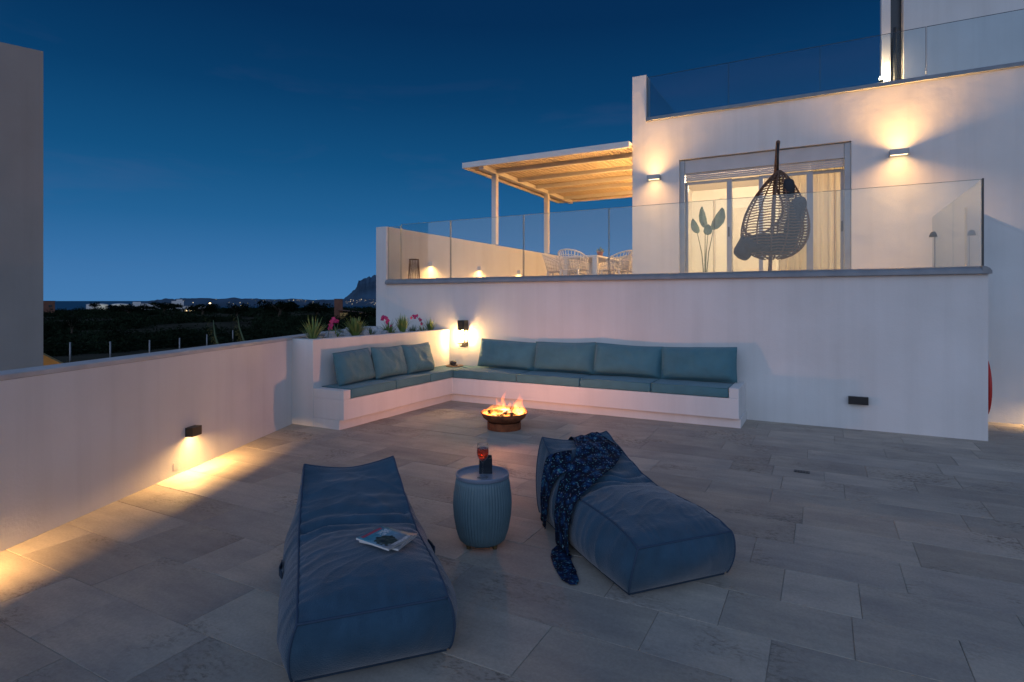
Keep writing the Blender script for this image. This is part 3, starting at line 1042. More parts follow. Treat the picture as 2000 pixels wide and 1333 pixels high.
lean = Matrix.Rotation(R(-13), 3, 'X')
xs = [-4.665, -3.735, -2.800, -1.880, -0.945]
LP = ["teal back pillow glowing warm beside the wall lantern", "teal back pillow on the long bench side, second from the lantern",
      "teal back pillow on the long bench side, third from the lantern", "teal back pillow at the right end of the long bench side"]
for i in range(4):
    m3 = Matrix.Rotation(R([2.5, -1.6, 1.6, -2.0][i]), 3, 'Y') @ Matrix.Rotation(R([1.5, -2.5, 2, -1][i]), 3, 'Z') @ lean
    back_pillow(((xs[i] + xs[i + 1]) / 2, 7.70, 0.475 + 0.215), xs[i + 1] - xs[i] + 0.01, 0.43 + 0.01 * (i % 2), 0.20, m3, LP[i], 3.1 + i * 7)
LP2 = ["teal pillow nearest the open end of the short bench side", "middle teal pillow leaning on the planter wall", "teal pillow nearest the corner on the planter wall"]
ys = [5.20, 5.86, 6.49, 7.08]
for i in range(3):
    m3 = Matrix.Rotation(R(90 + [4, 1, -3][i]), 3, 'Z') @ Matrix.Rotation(R([-1.5, 1.5, -1][i]), 3, 'Y') @ Matrix.Rotation(R(-13), 3, 'X')
    back_pillow((-5.205 + 0.02 * i, (ys[i] + ys[i + 1]) / 2, 0.472 + 0.20), ys[i + 1] - ys[i] + 0.005, 0.42, 0.19, m3, LP2[i], 40.3 + i * 9)

# ================================================================== BACKGROUND LAND
def terrain_z(x, y):
    d = math.hypot(x, y)
    base = -3.0 - 0.004 * max(0, d - 60) - 0.0035 * max(0, d - 250)
    if d < 60:
        base += 0.35 * math.exp(-((d - 41) / 9) ** 2)
    return base + 0.5 * noise.noise(Vector((x * 0.03, y * 0.03, 0))) * min(1, d / 60) + 0.9 * noise.noise(Vector((x * 0.008, y * 0.008, 5))) * min(1, d / 150)


def vz(d, t):      # polar round the camera's foot; t = angle left of straight ahead
    q = YAW + t
    return -math.sin(q) * d, math.cos(q) * d


g = MB()
nr, na = 80, 90


def tf(u, v):
    d = 5.0 * (900 / 5.0) ** v
    t = R(-75 + 150 * u)
    x, y = vz(d, t)
    z = terrain_z(x, y)
    if d > 760:
        z -= (d - 760) * 0.30
    return (x, y, z)


land = MB().grid(tf, na, nr).build("terrain", M['earth'], smooth=True)
tag(land, kind='structure')
base = MB()
base.box(-60, 60, -40, 40, -3.6, -3.45).build("ground", M['earth'])
tag(COL.objects["ground"], kind='structure')
sea = MB().prism([(150000 * math.cos(R(k * 7.5)), 150000 * math.sin(R(k * 7.5))) for k in range(48)], -41, -40).build("sea", M['sea'])
tag(sea, kind='structure')

# low headland across the bay and the steep mountain
def ridge(name, pts, d0, depth, seed, amp):
    """pts: (angle left of forward in radians, distance, height)"""
    def fn(u, v):
        k = u * (len(pts) - 1)
        i = min(int(k), len(pts) - 2)
        f = k - i
        a_ = pts[i][0] * (1 - f) + pts[i + 1][0] * f
        h = pts[i][1] * (1 - f) + pts[i + 1][1] * f
        d = d0 + depth * v
        s = math.sin(math.pi * min(1, v * 1.0)) ** 0.75
        x, y = vz(d, a_)
        hh = h * s * (1 + amp * noise.noise(Vector((u * 40, v * 5, seed))) + 0.5 * amp * noise.noise(Vector((u * 120, v * 12, seed))))
        return (x, y, -40.5 + max(0, hh))
    o = MB().grid(fn, 160, 14).build(name, M['hazy_rock'], smooth=True)
    return tag(o, kind='structure')


ang = lambda px: -math.atan((px - 1000) / 1137)
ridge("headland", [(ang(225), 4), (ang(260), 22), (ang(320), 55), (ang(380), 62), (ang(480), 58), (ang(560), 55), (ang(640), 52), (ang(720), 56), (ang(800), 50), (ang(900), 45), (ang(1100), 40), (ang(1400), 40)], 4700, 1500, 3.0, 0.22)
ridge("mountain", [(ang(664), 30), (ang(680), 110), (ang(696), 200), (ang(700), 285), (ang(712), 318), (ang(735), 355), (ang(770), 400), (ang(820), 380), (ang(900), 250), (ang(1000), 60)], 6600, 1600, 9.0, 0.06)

# scrub: tens of thousands of leaf sprays on low bushes, one mass
def leaf_clumps(centers, seed, per, leafk):
    """centers: array (n,5): x,y,z,radius,height -> verts/faces of small triangles filling each bush's volume"""
    rs = np.random.RandomState(seed)
    V = []
    for (x, y, z, r, h) in centers:
        n = per
        d = rs.normal(size=(n, 3))
        d /= np.linalg.norm(d, axis=1)[:, None]
        d[:, 2] = np.abs(d[:, 2])
        rad = rs.uniform(0.55, 1.0, n)[:, None]
        lump = 1 + 0.35 * np.sin(d[:, 0:1] * 5 + x) * np.cos(d[:, 1:2] * 4 + y)
        c = d * rad * lump * np.array([r, r, h])
        c += np.array([x, y, z])
        s = r * leafk * rs.uniform(0.6, 1.4, n)
        for k in range(3):
            q = rs.normal(size=(n, 3))
            q /= np.linalg.norm(q, axis=1)[:, None]
            V.append((c + q * s[:, None]))
    m = len(V) // 3
    tri = np.concatenate([np.stack([V[3 * i], V[3 * i + 1], V[3 * i + 2]], axis=1).reshape(-1, 3) for i in range(m)])
    return tri


def tri_object(name, tri, material, parent=None):
    me = bpy.data.meshes.new(name)
    n = len(tri) // 3
    if parent is not None:
        l = wm(parent).to_translation()
        tri = tri - np.array([l.x, l.y, l.z])
    me.vertices.add(3 * n)
    me.vertices.foreach_set("co", tri.astype(np.float32).ravel())
    me.loops.add(3 * n)
    me.loops.foreach_set("vertex_index", np.arange(3 * n, dtype=np.int32))
    me.polygons.add(n)
    me.polygons.foreach_set("loop_start", np.arange(0, 3 * n, 3, dtype=np.int32))
    me.polygons.foreach_set("loop_total", np.full(n, 3, dtype=np.int32))
    me.update()
    me.validate()
    me.materials.append(material)
    o = bpy.data.objects.new(name, me)
    COL.objects.link(o)
    if parent is not None:
        o.parent = parent
    return o


rs = np.random.RandomState(11)
near, far = [], []
for _ in range(5200):
    d = 58 * (620 / 58.0) ** (rs.uniform() ** 0.85)
    t = ang(rs.uniform(40, 1150)) if d > 120 else ang(rs.uniform(40, 800))
    x, y = vz(d, t)
    dens = noise.noise(Vector((x * 0.045, y * 0.045, 2.0)))
    if dens + 0.5 * noise.noise(Vector((x * 0.012, y * 0.012, 8.0))) < -0.02:
        continue
    r = rs.uniform(0.7, 1.7) * (1 + d / 400)
    h = r * rs.uniform(0.55, 0.95)
    (near if d < 110 else far).append((x, y, terrain_z(x, y) - 0.1, r, h))
tri = np.concatenate([leaf_clumps(near, 1, 300, 0.09), leaf_clumps(far, 2, 130, 0.13)])
scrub = tag(tri_object("scrub", tri, M['scrub']), "dark low scrub covering the land beyond the parapet", "scrub", kind='stuff')
# dry grass along the fence
tr = []
for _ in range(9000):
    d = rs.uniform(36, 47)
    t = ang(rs.uniform(70, 420))
    x, y = vz(d, t)
    if noise.noise(Vector((x * 0.2, y * 0.2, 7))) < -0.05:
        continue
    z = terrain_z(x, y) - 0.03
    h = rs.uniform(0.25, 0.6)
    q = rs.uniform(0, 6.28)
    w_ = 0.035
    tr += [(x - w_ * math.cos(q), y - w_ * math.sin(q), z), (x + w_ * math.cos(q), y + w_ * math.sin(q), z), (x + rs.uniform(-.15, .15), y + rs.uniform(-.15, .15), z + h)]
tag(tri_object("dry_grass", np.array(tr), M['drygrass']), "pale dry grass growing along the wire fence", "grass", kind='stuff')


def tree(px, d, h, r, label, seed, squash=0.55):
    x, y = vz(d, ang(px))
    z = terrain_z(x, y)
    t = thing("tree", label, "tree", (x, y, z), 0, "dark trees on the scrubland")
    rs_ = np.random.RandomState(seed)
    tb = MB().tube([(x, y, z - 0.3), (x + 0.1 * r, y, z + 0.35 * h), (x - 0.05 * r, y, z + 0.75 * h)], [0.09 * r + 0.05, 0.07 * r + 0.04, 0.03 * r], 7)
    for k in range(4):
        q = k * 1.6 + seed
        tb.tube([(x + 0.05 * r, y, z + 0.35 * h), (x + 0.35 * r * math.cos(q), y + 0.35 * r * math.sin(q), z + 0.6 * h), (x + 0.6 * r * math.cos(q), y + 0.6 * r * math.sin(q), z + 0.75 * h)], [0.05 * r, 0.035 * r, 0.015 * r], 5)
    tb.build("trunk", M['trunk'], t, smooth=True)
    cl_ = []
    for k in range(16):
        q = rs_.uniform(0, 6.28)
        rr = r * math.sqrt(rs_.uniform(0, 1)) * 0.8
        cl_.append((x + rr * math.cos(q), y + rr * math.sin(q), z + h * rs_.uniform(0.32, 0.72), r * rs_.uniform(0.28, 0.45), h * rs_.uniform(0.18, 0.3)))
    tri_object("crown", leaf_clumps(cl_, seed, 170, 0.16), M['crown'], t)
    return t


tree(545, 190, 5.6, 6.0, "wide dark tree left of the brown chimney on the scrubland", 5)
tree(618, 170, 5.0, 4.2, "rounded dark tree close beside the brown chimney", 6)
tree(462, 175, 5.2, 3.2, "small dark tree in front of the lamp lit house row", 7)
tree(395, 210, 4.6, 4.8, "dark tree beside the lit windows of the far white house", 8)
tree(250, 230, 4.0, 6.0, "low broad dark tree in front of the round tanks", 9)
tree(140, 82, 3.0, 1.0, "small grey green tree behind the wire fence", 10)
tree(185, 560, 8.0, 4.2, "tree standing in front of the round white tank", 12)
tree(700, 120, 3.0, 3.6, "dark tree below the clay tiled roof", 13)
tree(320, 300, 5.5, 7.0, "dark tree in front of the small white houses", 14)

# wire fence: posts and two wires
fe = thing("wire_fence", "wire fence on thin galvanised posts beyond the parapet", "fence", (-44, 22, -2.8))
fp = [(-46.2, 18.0), (-44.48, 20.46), (-43.3, 22.34), (-43.9, 25.34), (-46.8, 29.44), (-50.4, 34.3), (-54.5, 40.0)]
for (x, y) in fp:
    z = terrain_z(x, y)
    MB().tube([(x, y, z - 0.2), (x, y, z + 1.45)], 0.055, 6).build("post", M['galv'], fe, smooth=True)
for hz in (0.5, 0.95, 1.38):
    MB().tube([(x, y, terrain_z(x, y) + hz) for x, y in fp], 0.003, 5).build("wire", M['black'], fe)

# agave flower stalks
for (px, d, hh, lab, sd) in ((425, 31, 3.4, "tall flowering agave stalk behind the parapet, the one nearer the fence", 1), (472, 37, 3.2, "thinner agave stalk farther along the parapet", 2)):
    x, y = vz(d, ang(px))
    z = terrain_z(x, y)
    t = thing("agave", lab, "plant", (x, y, z), 0, "agave stalks beyond the parapet")
    MB().tube([(x + 0.5, y - 0.3, z), (x + 0.3, y, z + hh * 0.5), (x - 0.2, y, z + hh * 0.8), (x - 0.75, y + 0.3, z + hh)], [0.06, 0.05, 0.04, 0.02], 6).build("stalk", M['stem'], t, smooth=True)
    cs = []
    for k in range(26):
        f = 0.35 + 0.65 * k / 25
        cs.append((x + 0.5 - 1.25 * f ** 1.4 + 0.05 * math.sin(k * 2.4), y + 0.1 * math.cos(k * 2.4), z + hh * f - 0.05, 0.26 * (1.2 - f), 0.2))
    tri_object("blossom", leaf_clumps(cs, sd, 46, 0.16), M['agave_bloom'] if 'agave_bloom' in M else M['leaf'], t)
    lv = MB()
    for k in range(12):
        q = k * 0.55
        lv.tube([(x + 0.5, y - 0.3, z), (x + 0.5 + 0.4 * math.cos(q), y - 0.3 + 0.4 * math.sin(q), z + 0.5), (x + 0.5 + 0.7 * math.cos(q), y - 0.3 + 0.7 * math.sin(q), z + 0.75)], [0.07, 0.05, 0.005], 5)
    lv.build("leaves", M['leaf_d'], t, smooth=True)

# tanks
for (px, rad, lab) in ((190, 7.6, "round white storage tank by the sea, behind the tree"), (235, 7.0, "round white storage tank by the sea, nearer the white houses")):
    x, y = vz(600, ang(px))
    z = -11.0
    t = thing("storage_tank", lab, "tank", (x, y, z), 0, "white storage tanks on the shore")
    MB().lathe([(rad, 0), (rad, 9.2)], (x, y, z), 32, cap1=False).build("shell", M['townw'], t, smooth=True)
    MB().lathe([(rad + 0.08, 9.2), (rad + 0.08, 9.5), (rad * 0.5, 10.2), (0.2, 10.4)], (x, y, z), 32).build("roof", M['townw'], t, smooth=True, auto=30)
    c = Vector((x, y, 0)).normalized()
    lp = Vector((x, y, z + 7)) - c * 15 + Vector((c.y, -c.x, 0)) * 6
    light("floodlight", 'POINT', lp, 900, (0.95, 1.0, 0.85), t, 0.3)


# far buildings
def far_house(px, d, wd, hh, z0, label, wins=(), mt='townw', dep=6.0, step=None, roof=None):
    x, y = vz(d, ang(px))
    fx = Vector((x, y, 0)).normalized()
    sx = Vector((fx.y, -fx.x, 0))
    t = thing("far_house", label, "house", (x, y, z0), 0, "buildings on the far land")
    m3 = Matrix((sx, fx, Vector((0, 0, 1)))).transposed()
    c = Vector((x, y, z0))
    b = MB()
    b.obox(c + m3 @ Vector((0, dep / 2, hh / 2)), (wd, dep, hh), m3)
    if step:
        b.obox(c + m3 @ Vector((step[0], dep / 2, hh + step[2] / 2 + 0.004)), (step[1], dep * 0.8, step[2]), m3)
    b.build("wall", M[mt], t)
    b = MB()
    b.obox(c + m3 @ Vector((0, dep / 2, hh + 0.06)), (wd + 0.3, dep + 0.3, 0.1), m3)
    if not step:
        b.build("roof", M['rooft' if roof else mt], t)
    for (wx, wz, ww, wh, lit) in wins:
        f = MB().obox(c + m3 @ Vector((wx, -0.03, wz)), (ww + 0.2, 0.08, wh + 0.2), m3).build("window", M['darkwin'], t)
        MB().obox(c + m3 @ Vector((wx, -0.085, wz)), (ww, 0.02, wh), m3).build("pane", M['litwin' if lit else 'darkwin'], f)
    return t, c, m3


far_house(283, 450, 14, 7.6, -8.0, "long low white house left of the lit doorway on the far shore", [(-4, 5, 1.4, 1.4, False), (4, 5, 1.4, 1.4, False)], step=(-4.5, 4.5, 1.2))
t, c, m3 = far_house(306, 452, 4.0, 6.2, -8.0, "small white house with a lit doorway on the far shore", [(-0.8, 1.6, 1.2, 1.8, True)])
far_house(330, 470, 10, 6.8, -8.2, "pale house with a bright wall between two white houses on the far shore", [(-2, 4.4, 1.3, 1.3, False)], step=(0, 4, 1.0))
far_house(347, 440, 7, 9.4, -8.0, "tall white house block with a stepped roof on the far shore", [(1.2, 6.0, 1.4, 1.6, False)], step=(1.0, 3.5, 1.0))
far_house(378, 430, 14, 6.0, -8.0, "low white house with three lit arched windows on the far shore", [(-4.2, 2.6, 1.3, 2.6, True), (-1.6, 2.8, 1.3, 2.2, True), (0.8, 2.8, 1.3, 2.2, True)])
far_house(92, 300, 5.0, 5.0, -3.6, "dark brown block at the left edge of the scrubland", [(1, 3, 0.8, 0.8, False)], mt='brownw')
far_house(240, 1300, 60, 6, -34, "long pale shed beside the tanks on the shore", [], mt='townw') if False else None

# house with the brown chimney tower and clay roof
x, y = vz(150, ang(690))
t = thing("clay_roof_house", "low house with a brown tower and a sloping clay tiled roof among dark trees", "house", (x, y, -3.5))
fx = Vector((x, y, 0)).normalized()
sx = Vector((fx.y, -fx.x, 0))
m3 = Matrix((sx, fx, Vector((0, 0, 1)))).transposed()
c = Vector((x, y, -3.5))
MB().obox(c + m3 @ Vector((0.6, 3, 1.0)), (7.5, 6, 2.0), m3).build("wall", M['ochre'], t)
b = MB()
pts = [(-3.6, -0.5, 2.85), (4.9, -0.5, 1.75), (4.9, 6.5, 1.75), (-3.6, 6.5, 2.85)]
b.add([c + m3 @ Vector(p) for p in pts] + [c + m3 @ Vector((p[0], p[1], p[2] - 0.18)) for p in pts],
      [(0, 1, 2, 3), (7, 6, 5, 4), (0, 4, 5, 1), (1, 5, 6, 2), (2, 6, 7, 3), (3, 7, 4, 0)])
b.build("roof", M['rooft'], t)
MB().obox(c + m3 @ Vector((-3.55, 2.0, 2.7)), (2.0, 2.0, 5.4), m3).build("tower", M['brownw'], t, bevel=0.05)
MB().obox(c + m3 @ Vector((-3.55, 2.0, 5.46)), (2.2, 2.2, 0.1), m3).build("tower_cap", M['rooft'], t)

# ochre wall lit by its own lamp, just past the corner of the neighbour building
oc = thing("garden_wall", "short ochre wall with a sloping top glowing at the foot of the neighbour building", "wall", (-17, 8.6, -3.2))
q0 = Vector((-18.90, 7.86, 0))
q1 = Vector((-18.02, 9.0, 0))
b = MB()
nx_ = Vector((-(q1 - q0).y, (q1 - q0).x, 0)).normalized() * 0.2
b.add([q0 + Vector((0, 0, -3.3)), q1 + Vector((0, 0, -3.3)), q1 + Vector((0, 0, -0.80)), q0 + Vector((0, 0, 0.15)),
       q0 + nx_ + Vector((0, 0, -3.3)), q1 + nx_ + Vector((0, 0, -3.3)), q1 + nx_ + Vector((0, 0, -0.80)), q0 + nx_ + Vector((0, 0, 0.15))],
      [(0, 1, 2, 3), (7, 6, 5, 4), (3, 2, 6, 7), (1, 5, 6, 2), (0, 3, 7, 4), (0, 4, 5, 1)])
b.build("wall", M['ochre'], oc)
light("wall_lamp_light", 'POINT', (-17.3, 8.2, -1.2), 28, (1, 0.6, 0.2), oc, 0.06)

# town lights along the headland
tl = MB()
r5 = random.Random(21)
for k in range(75):
    px = r5.choice([r5.uniform(350, 735), r5.uniform(480, 735), r5.uniform(640, 735)])
    d = r5.uniform(4720, 5300)
    x, y = vz(d, ang(px))
    s = r5.choice([1.0, 1.3, 1.7, 2.6])
    f = (d - 4700) / 1500
    z = -40 + 52 * math.sin(math.pi * f) ** 0.75 + 6
    tl.add([(x + s, y, z), (x - s, y, z), (x, y + s, z), (x, y - s, z), (x, y, z + s), (x, y, z - s)],
           [(0, 2, 4), (2, 1, 4), (1, 3, 4), (3, 0, 4), (2, 0, 5), (1, 2, 5), (3, 1, 5), (0, 3, 5)])
M['town'] = emitter("town_light", (1.0, 0.80, 0.50), 2.2)
tag(tl.build("town_lights", M['town']), "tiny lights of the town scattered along the far headland", "town lights", kind='stuff')
# two street lamps nearer
for (px, d, py, lab) in ((410, 520, 593, "lit street lamp over the low white house on the far shore"), (472, 500, 598, "bright street lamp left of the dark trees")):
    x, y = vz(d, ang(px))
    z = 1.5 - (py - 588) * (d / math.hypot(1, 0) * math.cos(ang(px))) / 1137
    t = thing("street_lamp", lab, "street lamp", (x, y, -8.5), 0, "street lamps on the far shore")
    MB().tube([(x, y, -8.5), (x, y, z - 0.35)], 0.12, 6).build("pole", M['galv'], t)
    MB().lathe([(0.1, -0.4), (0.7, -0.1), (0.7, 0.25), (0.1, 0.45)], (x, y, z), 10).build("lamp_head", M['bulb'], t)

# ================================================================== HOUSE AND TERRACE FITTINGS
def basis(nrm):
    """columns: sideways, outward, up"""
    n = Vector(nrm).normalized()
    s_ = n.cross(Vector((0, 0, 1))).normalized()
    return Matrix((s_, n, Vector((0, 0, 1)))).transposed()


DOWN = Matrix.Identity(3)
UP = Matrix.Rotation(math.pi, 3, 'X')


def wall_lamp(pos, nrm, size, label, group, up=0.0, down=0.0, name="wall_lamp", spread=150, housing='black', col=WARM, smooth=0.0):
    """box lamp on a wall; pos = centre of its back; size = width, depth, height"""
    b3 = basis(nrm)
    p = Vector(pos)
    t = thing(name, label, "wall lamp", p, 0, group)
    wd, dp, ht = size
    b = MB()
    b.obox(p + b3 @ Vector((0, dp - 0.008, 0)), (wd, 0.012, ht), b3)                 # front
    b.obox(p + b3 @ Vector((-wd / 2 + 0.006, dp / 2 - 0.001, 0)), (0.012, dp - 0.03, ht - 0.002), b3)
    b.obox(p + b3 @ Vector((wd / 2 - 0.006, dp / 2 - 0.001, 0)), (0.012, dp - 0.03, ht - 0.002), b3)
    b.obox(p + b3 @ Vector((0, 0.007, 0)), (wd, 0.012, ht), b3)                      # back plate
    b.obox(p + b3 @ Vector((0, dp / 2, 0)), (wd - 0.026, dp - 0.03, 0.016), b3)      # partition
    if not up:
        b.obox(p + b3 @ Vector((0, dp / 2, ht / 2 - 0.006)), (wd - 0.026, dp - 0.03, 0.012), b3)
    b.build("housing", M[housing], t)
    zz = ht / 2 - 0.018
    rot3 = b3
    for pw, sg in ((up, 1), (down, -1)):
        if not pw:
            continue
        MB().obox(p + b3 @ Vector((0, dp / 2, sg * zz)), (wd - 0.03, dp - 0.034, 0.008), b3).build("diffuser", M['diff'], t)
        ry = b3 @ (UP if sg > 0 else DOWN)
        light("lamp_light", 'AREA', p + b3 @ Vector((0, dp - 0.028, sg * (zz + 0.006))), pw, col, t, (wd - 0.04, 0.02), ry, spread=R(spread), smooth=smooth)
    return t


FG = "up and down lamps on the house front"
wall_lamp((-2.858, YH, 3.865), (0, -1, 0), (0.24, 0.14, 0.085), "small lit up and down lamp between the house corner and the sliding door", FG, 165, 105, spread=150, smooth=3.0, col=(1.0, 0.52, 0.17), housing='alu')
wall_lamp((1.076, YH, 3.875), (0, -1, 0), (0.26, 0.14, 0.09), "lit up and down lamp on the house wall right of the sliding door", FG, 240, 150, spread=150, smooth=3.0, col=(1.0, 0.52, 0.17), housing='alu')
for k, (y, z) in enumerate(((9.19, 2.21), (10.977, 2.21), (12.86, 2.21), (14.7, 2.21), (16.3, 2.21))):
    wall_lamp((-6.68, y, z), (1, 0, 0), (0.16, 0.09, 0.085), ["lit brick lamp on the terrace side wall, closest to the wire lantern", "second lit brick lamp along the terrace side wall",
              "lit brick lamp on the terrace side wall just left of the pergola's far post", "lit brick lamp low behind the left dining chairs", "lit brick lamp in the far corner of the dining terrace"][k], "brick lamps on the terrace side wall", 0, 190.0, spread=170, housing='white', col=(1.0, 0.52, 0.17), smooth=1.0, name="brick_lamp")
for k, y in enumerate((12.4, 15.0)):
    gb = thing("globe_lamp", ["glowing globe lamp on the house side wall at the front of the pergola", "glowing globe lamp on the house side wall at the back of the pergola"][k], "wall lamp", (-3.302, y, 3.55), 0, "globe lamps under the pergola")
    MB().box(-3.33, -3.303, y - 0.05, y + 0.05, 3.50, 3.60).build("back_plate", M['alu'], gb)
    MB().tube([(-3.33, y, 3.55), (-3.40, y, 3.55)], 0.012, 8).build("arm", M['alu'], gb)
    MB().lathe([(0.02, -0.095)] + [(0.10 * math.sin(R(q)), -0.10 * math.cos(R(q))) for q in range(20, 180, 16)] + [(0.01, 0.10)], (-3.47, y, 3.55), 18).build("globe", M['diff'], gb, smooth=True)
    light("globe_light", 'POINT', (-3.60, y, 3.50), 190, (1.0, 0.50, 0.15), gb, 0.06, smooth=1.0)
# brick lamps of the parapet, the second one just beyond the left edge of the picture
BG = "brick lamps on the parapet"
q = on_par(1.735, 0.0, 0.337)
wall_lamp(q, PN, (0.13, 0.072, 0.08), "lit black brick lamp low on the parapet wall", BG, 0, 640.0, spread=172, smooth=5.0, col=(1.0, 0.55, 0.19), name="brick_lamp")
q = on_par(-0.55, 0.0, 0.337)
wall_lamp(q, PN, (0.13, 0.072, 0.08), "lit black brick lamp on the parapet at the near end", BG, 0, 640.0, spread=172, smooth=5.0, col=(1.0, 0.55, 0.19), name="brick_lamp")
wall_lamp((0.363, YF, 0.342), (0, -1, 0), (0.20, 0.06, 0.088), "unlit black brick lamp low on the terrace wall right of the bench", "brick lamps on the terrace wall", 0, 0, name="brick_lamp")
wall_lamp((2.42, 9.15, 0.36), (0, -1, 0), (0.14, 0.075, 0.085), "lit brick lamp low on the stair wall past the red ring", "brick lamps on the stair wall", 0, 80.0, spread=165, smooth=2.0, name="brick_lamp")

# ---- wall lantern above the bench corner
lx, lz = -5.06, 0.75
la = thing("wall_lantern", "black wall lantern with a hooded top and glowing glass above the bench corner", "wall lantern", (lx, YF, lz))
b = MB().box(lx - 0.055, lx + 0.055, YF - 0.016, YF - 0.001, lz + 0.02, lz + 0.44)
b.build("back_plate", M['black'], la, bevel=0.003, seg=1)
b = MB()
b.box(lx - 0.060, lx + 0.060, YF - 0.135, YF - 0.017, lz + 0.285, lz + 0.298)
b.box(lx - 0.060, lx - 0.048, YF - 0.135, YF - 0.017, lz + 0.2985, lz + 0.44)
b.box(lx + 0.048, lx + 0.060, YF - 0.135, YF - 0.017, lz + 0.2985, lz + 0.44)
b.box(lx - 0.0475, lx + 0.0475, YF - 0.135, YF - 0.124, lz + 0.2985, lz + 0.44)
b.box(lx - 0.0475, lx + 0.0475, YF - 0.1235, YF - 0.017, lz + 0.42, lz + 0.44)
b.build("hood", M['black'], la)
b = MB().lathe([(0.040, 0.09), (0.040, 0.284)], (lx, YF - 0.076, lz), 20, False, False)
b.build("glass", M['clear'], la, smooth=True)
b = MB()
b.box(lx - 0.060, lx + 0.060, YF - 0.135, YF - 0.127, lz + 0.068, lz + 0.082)
b.box(lx - 0.060, lx + 0.060, YF - 0.025, YF - 0.017, lz + 0.068, lz + 0.082)
b.box(lx - 0.060, lx - 0.052, YF - 0.1265, YF - 0.0255, lz + 0.068, lz + 0.082)
b.box(lx + 0.052, lx + 0.060, YF - 0.1265, YF - 0.0255, lz + 0.068, lz + 0.082)
b.build("lower_ring", M['black'], la)
for sx_ in (-1, 1):
    MB().box(lx + sx_ * 0.054 - 0.005, lx + sx_ * 0.054 + 0.005, YF - 0.133, YF - 0.121, lz + 0.0825, lz + 0.2845).build("strap", M['black'], la)
MB().lathe([(0.046, 0.018), (0.050, 0.018), (0.050, 0.034), (0.046, 0.034), (0.046, 0.018)], (lx, YF - 0.076, lz), 24, False, False).build("base_ring", M['black'], la, smooth=True, auto=40)
for q in range(4):
    cq, sq_ = math.cos(R(45 + 90 * q)) * 0.047, math.sin(R(45 + 90 * q)) * 0.047
    MB().tube([(lx + cq, YF - 0.076 + sq_, lz + 0.03), (lx + cq * 1.5, YF - 0.076 + sq_ * 1.12, lz + 0.069)], 0.004, 6).build("strut", M['black'], la)
MB().lathe([(0.004, 0.10), (0.020, 0.125), (0.028, 0.165), (0.022, 0.21), (0.012, 0.25), (0.010, 0.283)], (lx, YF - 0.076, lz), 14).build("bulb", emitter("filament_bulb", (1.0, 0.56, 0.20), 540.0), la, smooth=True)

# ---- lit ceiling lamps of the room
for k, (x, y) in enumerate(((-1.7, 13.0), (0.2, 13.0))):
    cl_ = thing("ceiling_lamp", ["flush ceiling lamp over the houseplant side of the lit room", "flush ceiling lamp over the curtain side of the lit room"][k], "ceiling lamp", (x, y, 4.3), 0, "ceiling lamps of the lit room")
    MB().lathe([(0.22, 0), (0.22, 0.045)], (x, y, 4.302), 24).build("lamp_disc", M['diff'], cl_)
    light("room_light", 'POINT', (x, y, 4.12), (158, 230)[k], (1.0, 0.77, 0.52), cl_, 0.18)

# ---- curtains
def curtain(x0, x1, y, label, amp, seed):
    def fn(u, v):
        x = x0 + (x1 - x0) * u
        f = amp * math.sin(u * (x1 - x0) * 42 + 1.5 * math.sin(u * 9 + seed)) + 0.4 * amp * math.sin(u * (x1 - x0) * 95 + seed)
        return (x + 0.012 * math.sin(u * 30 + 2 * v), y + f * (0.75 + 0.25 * v), ZT + 0.02 + v * 2.42)
    o = MB().grid(fn, 150, 6)
    t = thing("curtain", label, "curtain", (x0, y, ZT), 0, "curtains behind the sliding door")
    ob = o.build("cloth", M['curtain'], t, smooth=True)
    md = ob.modifiers.new("thick", 'SOLIDIFY')
    md.thickness = 0.004
    MB().tube([(x0 - 0.05, y, ZT + 2.46), (x1 + 0.05, y, ZT + 2.46)], 0.012, 8).build("rail", M['alu'], t, smooth=True)
    return t


cm = bpy.data.materials.new("sheer_curtain")
cm.use_nodes = True
nt = cm.node_tree
pb = nt.nodes["Principled BSDF"]
pb.inputs["Base Color"].default_value = (0.90, 0.86, 0.76, 1)
pb.inputs["Roughness"].default_value = 0.9
tl_ = nt.nodes.new("ShaderNodeBsdfTranslucent")
tl_.inputs[0].default_value = (0.96, 0.90, 0.76, 1)
mx_ = nt.nodes.new("ShaderNodeMixShader")
mx_.inputs[0].default_value = 0.75
nt.links.new(pb.outputs[0], mx_.inputs[1])
nt.links.new(tl_.outputs[0], mx_.inputs[2])
nt.links.new(mx_.outputs[0], nt.nodes["Material Output"].inputs[0])
M['curtain'] = cm
curtain(-0.20, 0.36, YH + 0.42, "cream curtain gathered at the right end of the sliding door", 0.035, 1.0)
curtain(-0.72, -0.22, YH + 0.46, "sheer cream curtain hanging behind the egg chair", 0.03, 4.0)

# ---- houseplant in the room (strelitzia)
hp = thing("houseplant", "tall houseplant with four broad upright leaves inside the lit room", "houseplant", (-2.10, 12.2, ZT))
MB().lathe([(0.12, 0), (0.16, 0.28), (0.17, 0.30), (0.15, 0.30), (0.14, 0.26)], (-2.10, 12.2, ZT), 20).build("pot", M['white'], hp, smooth=True, auto=40)


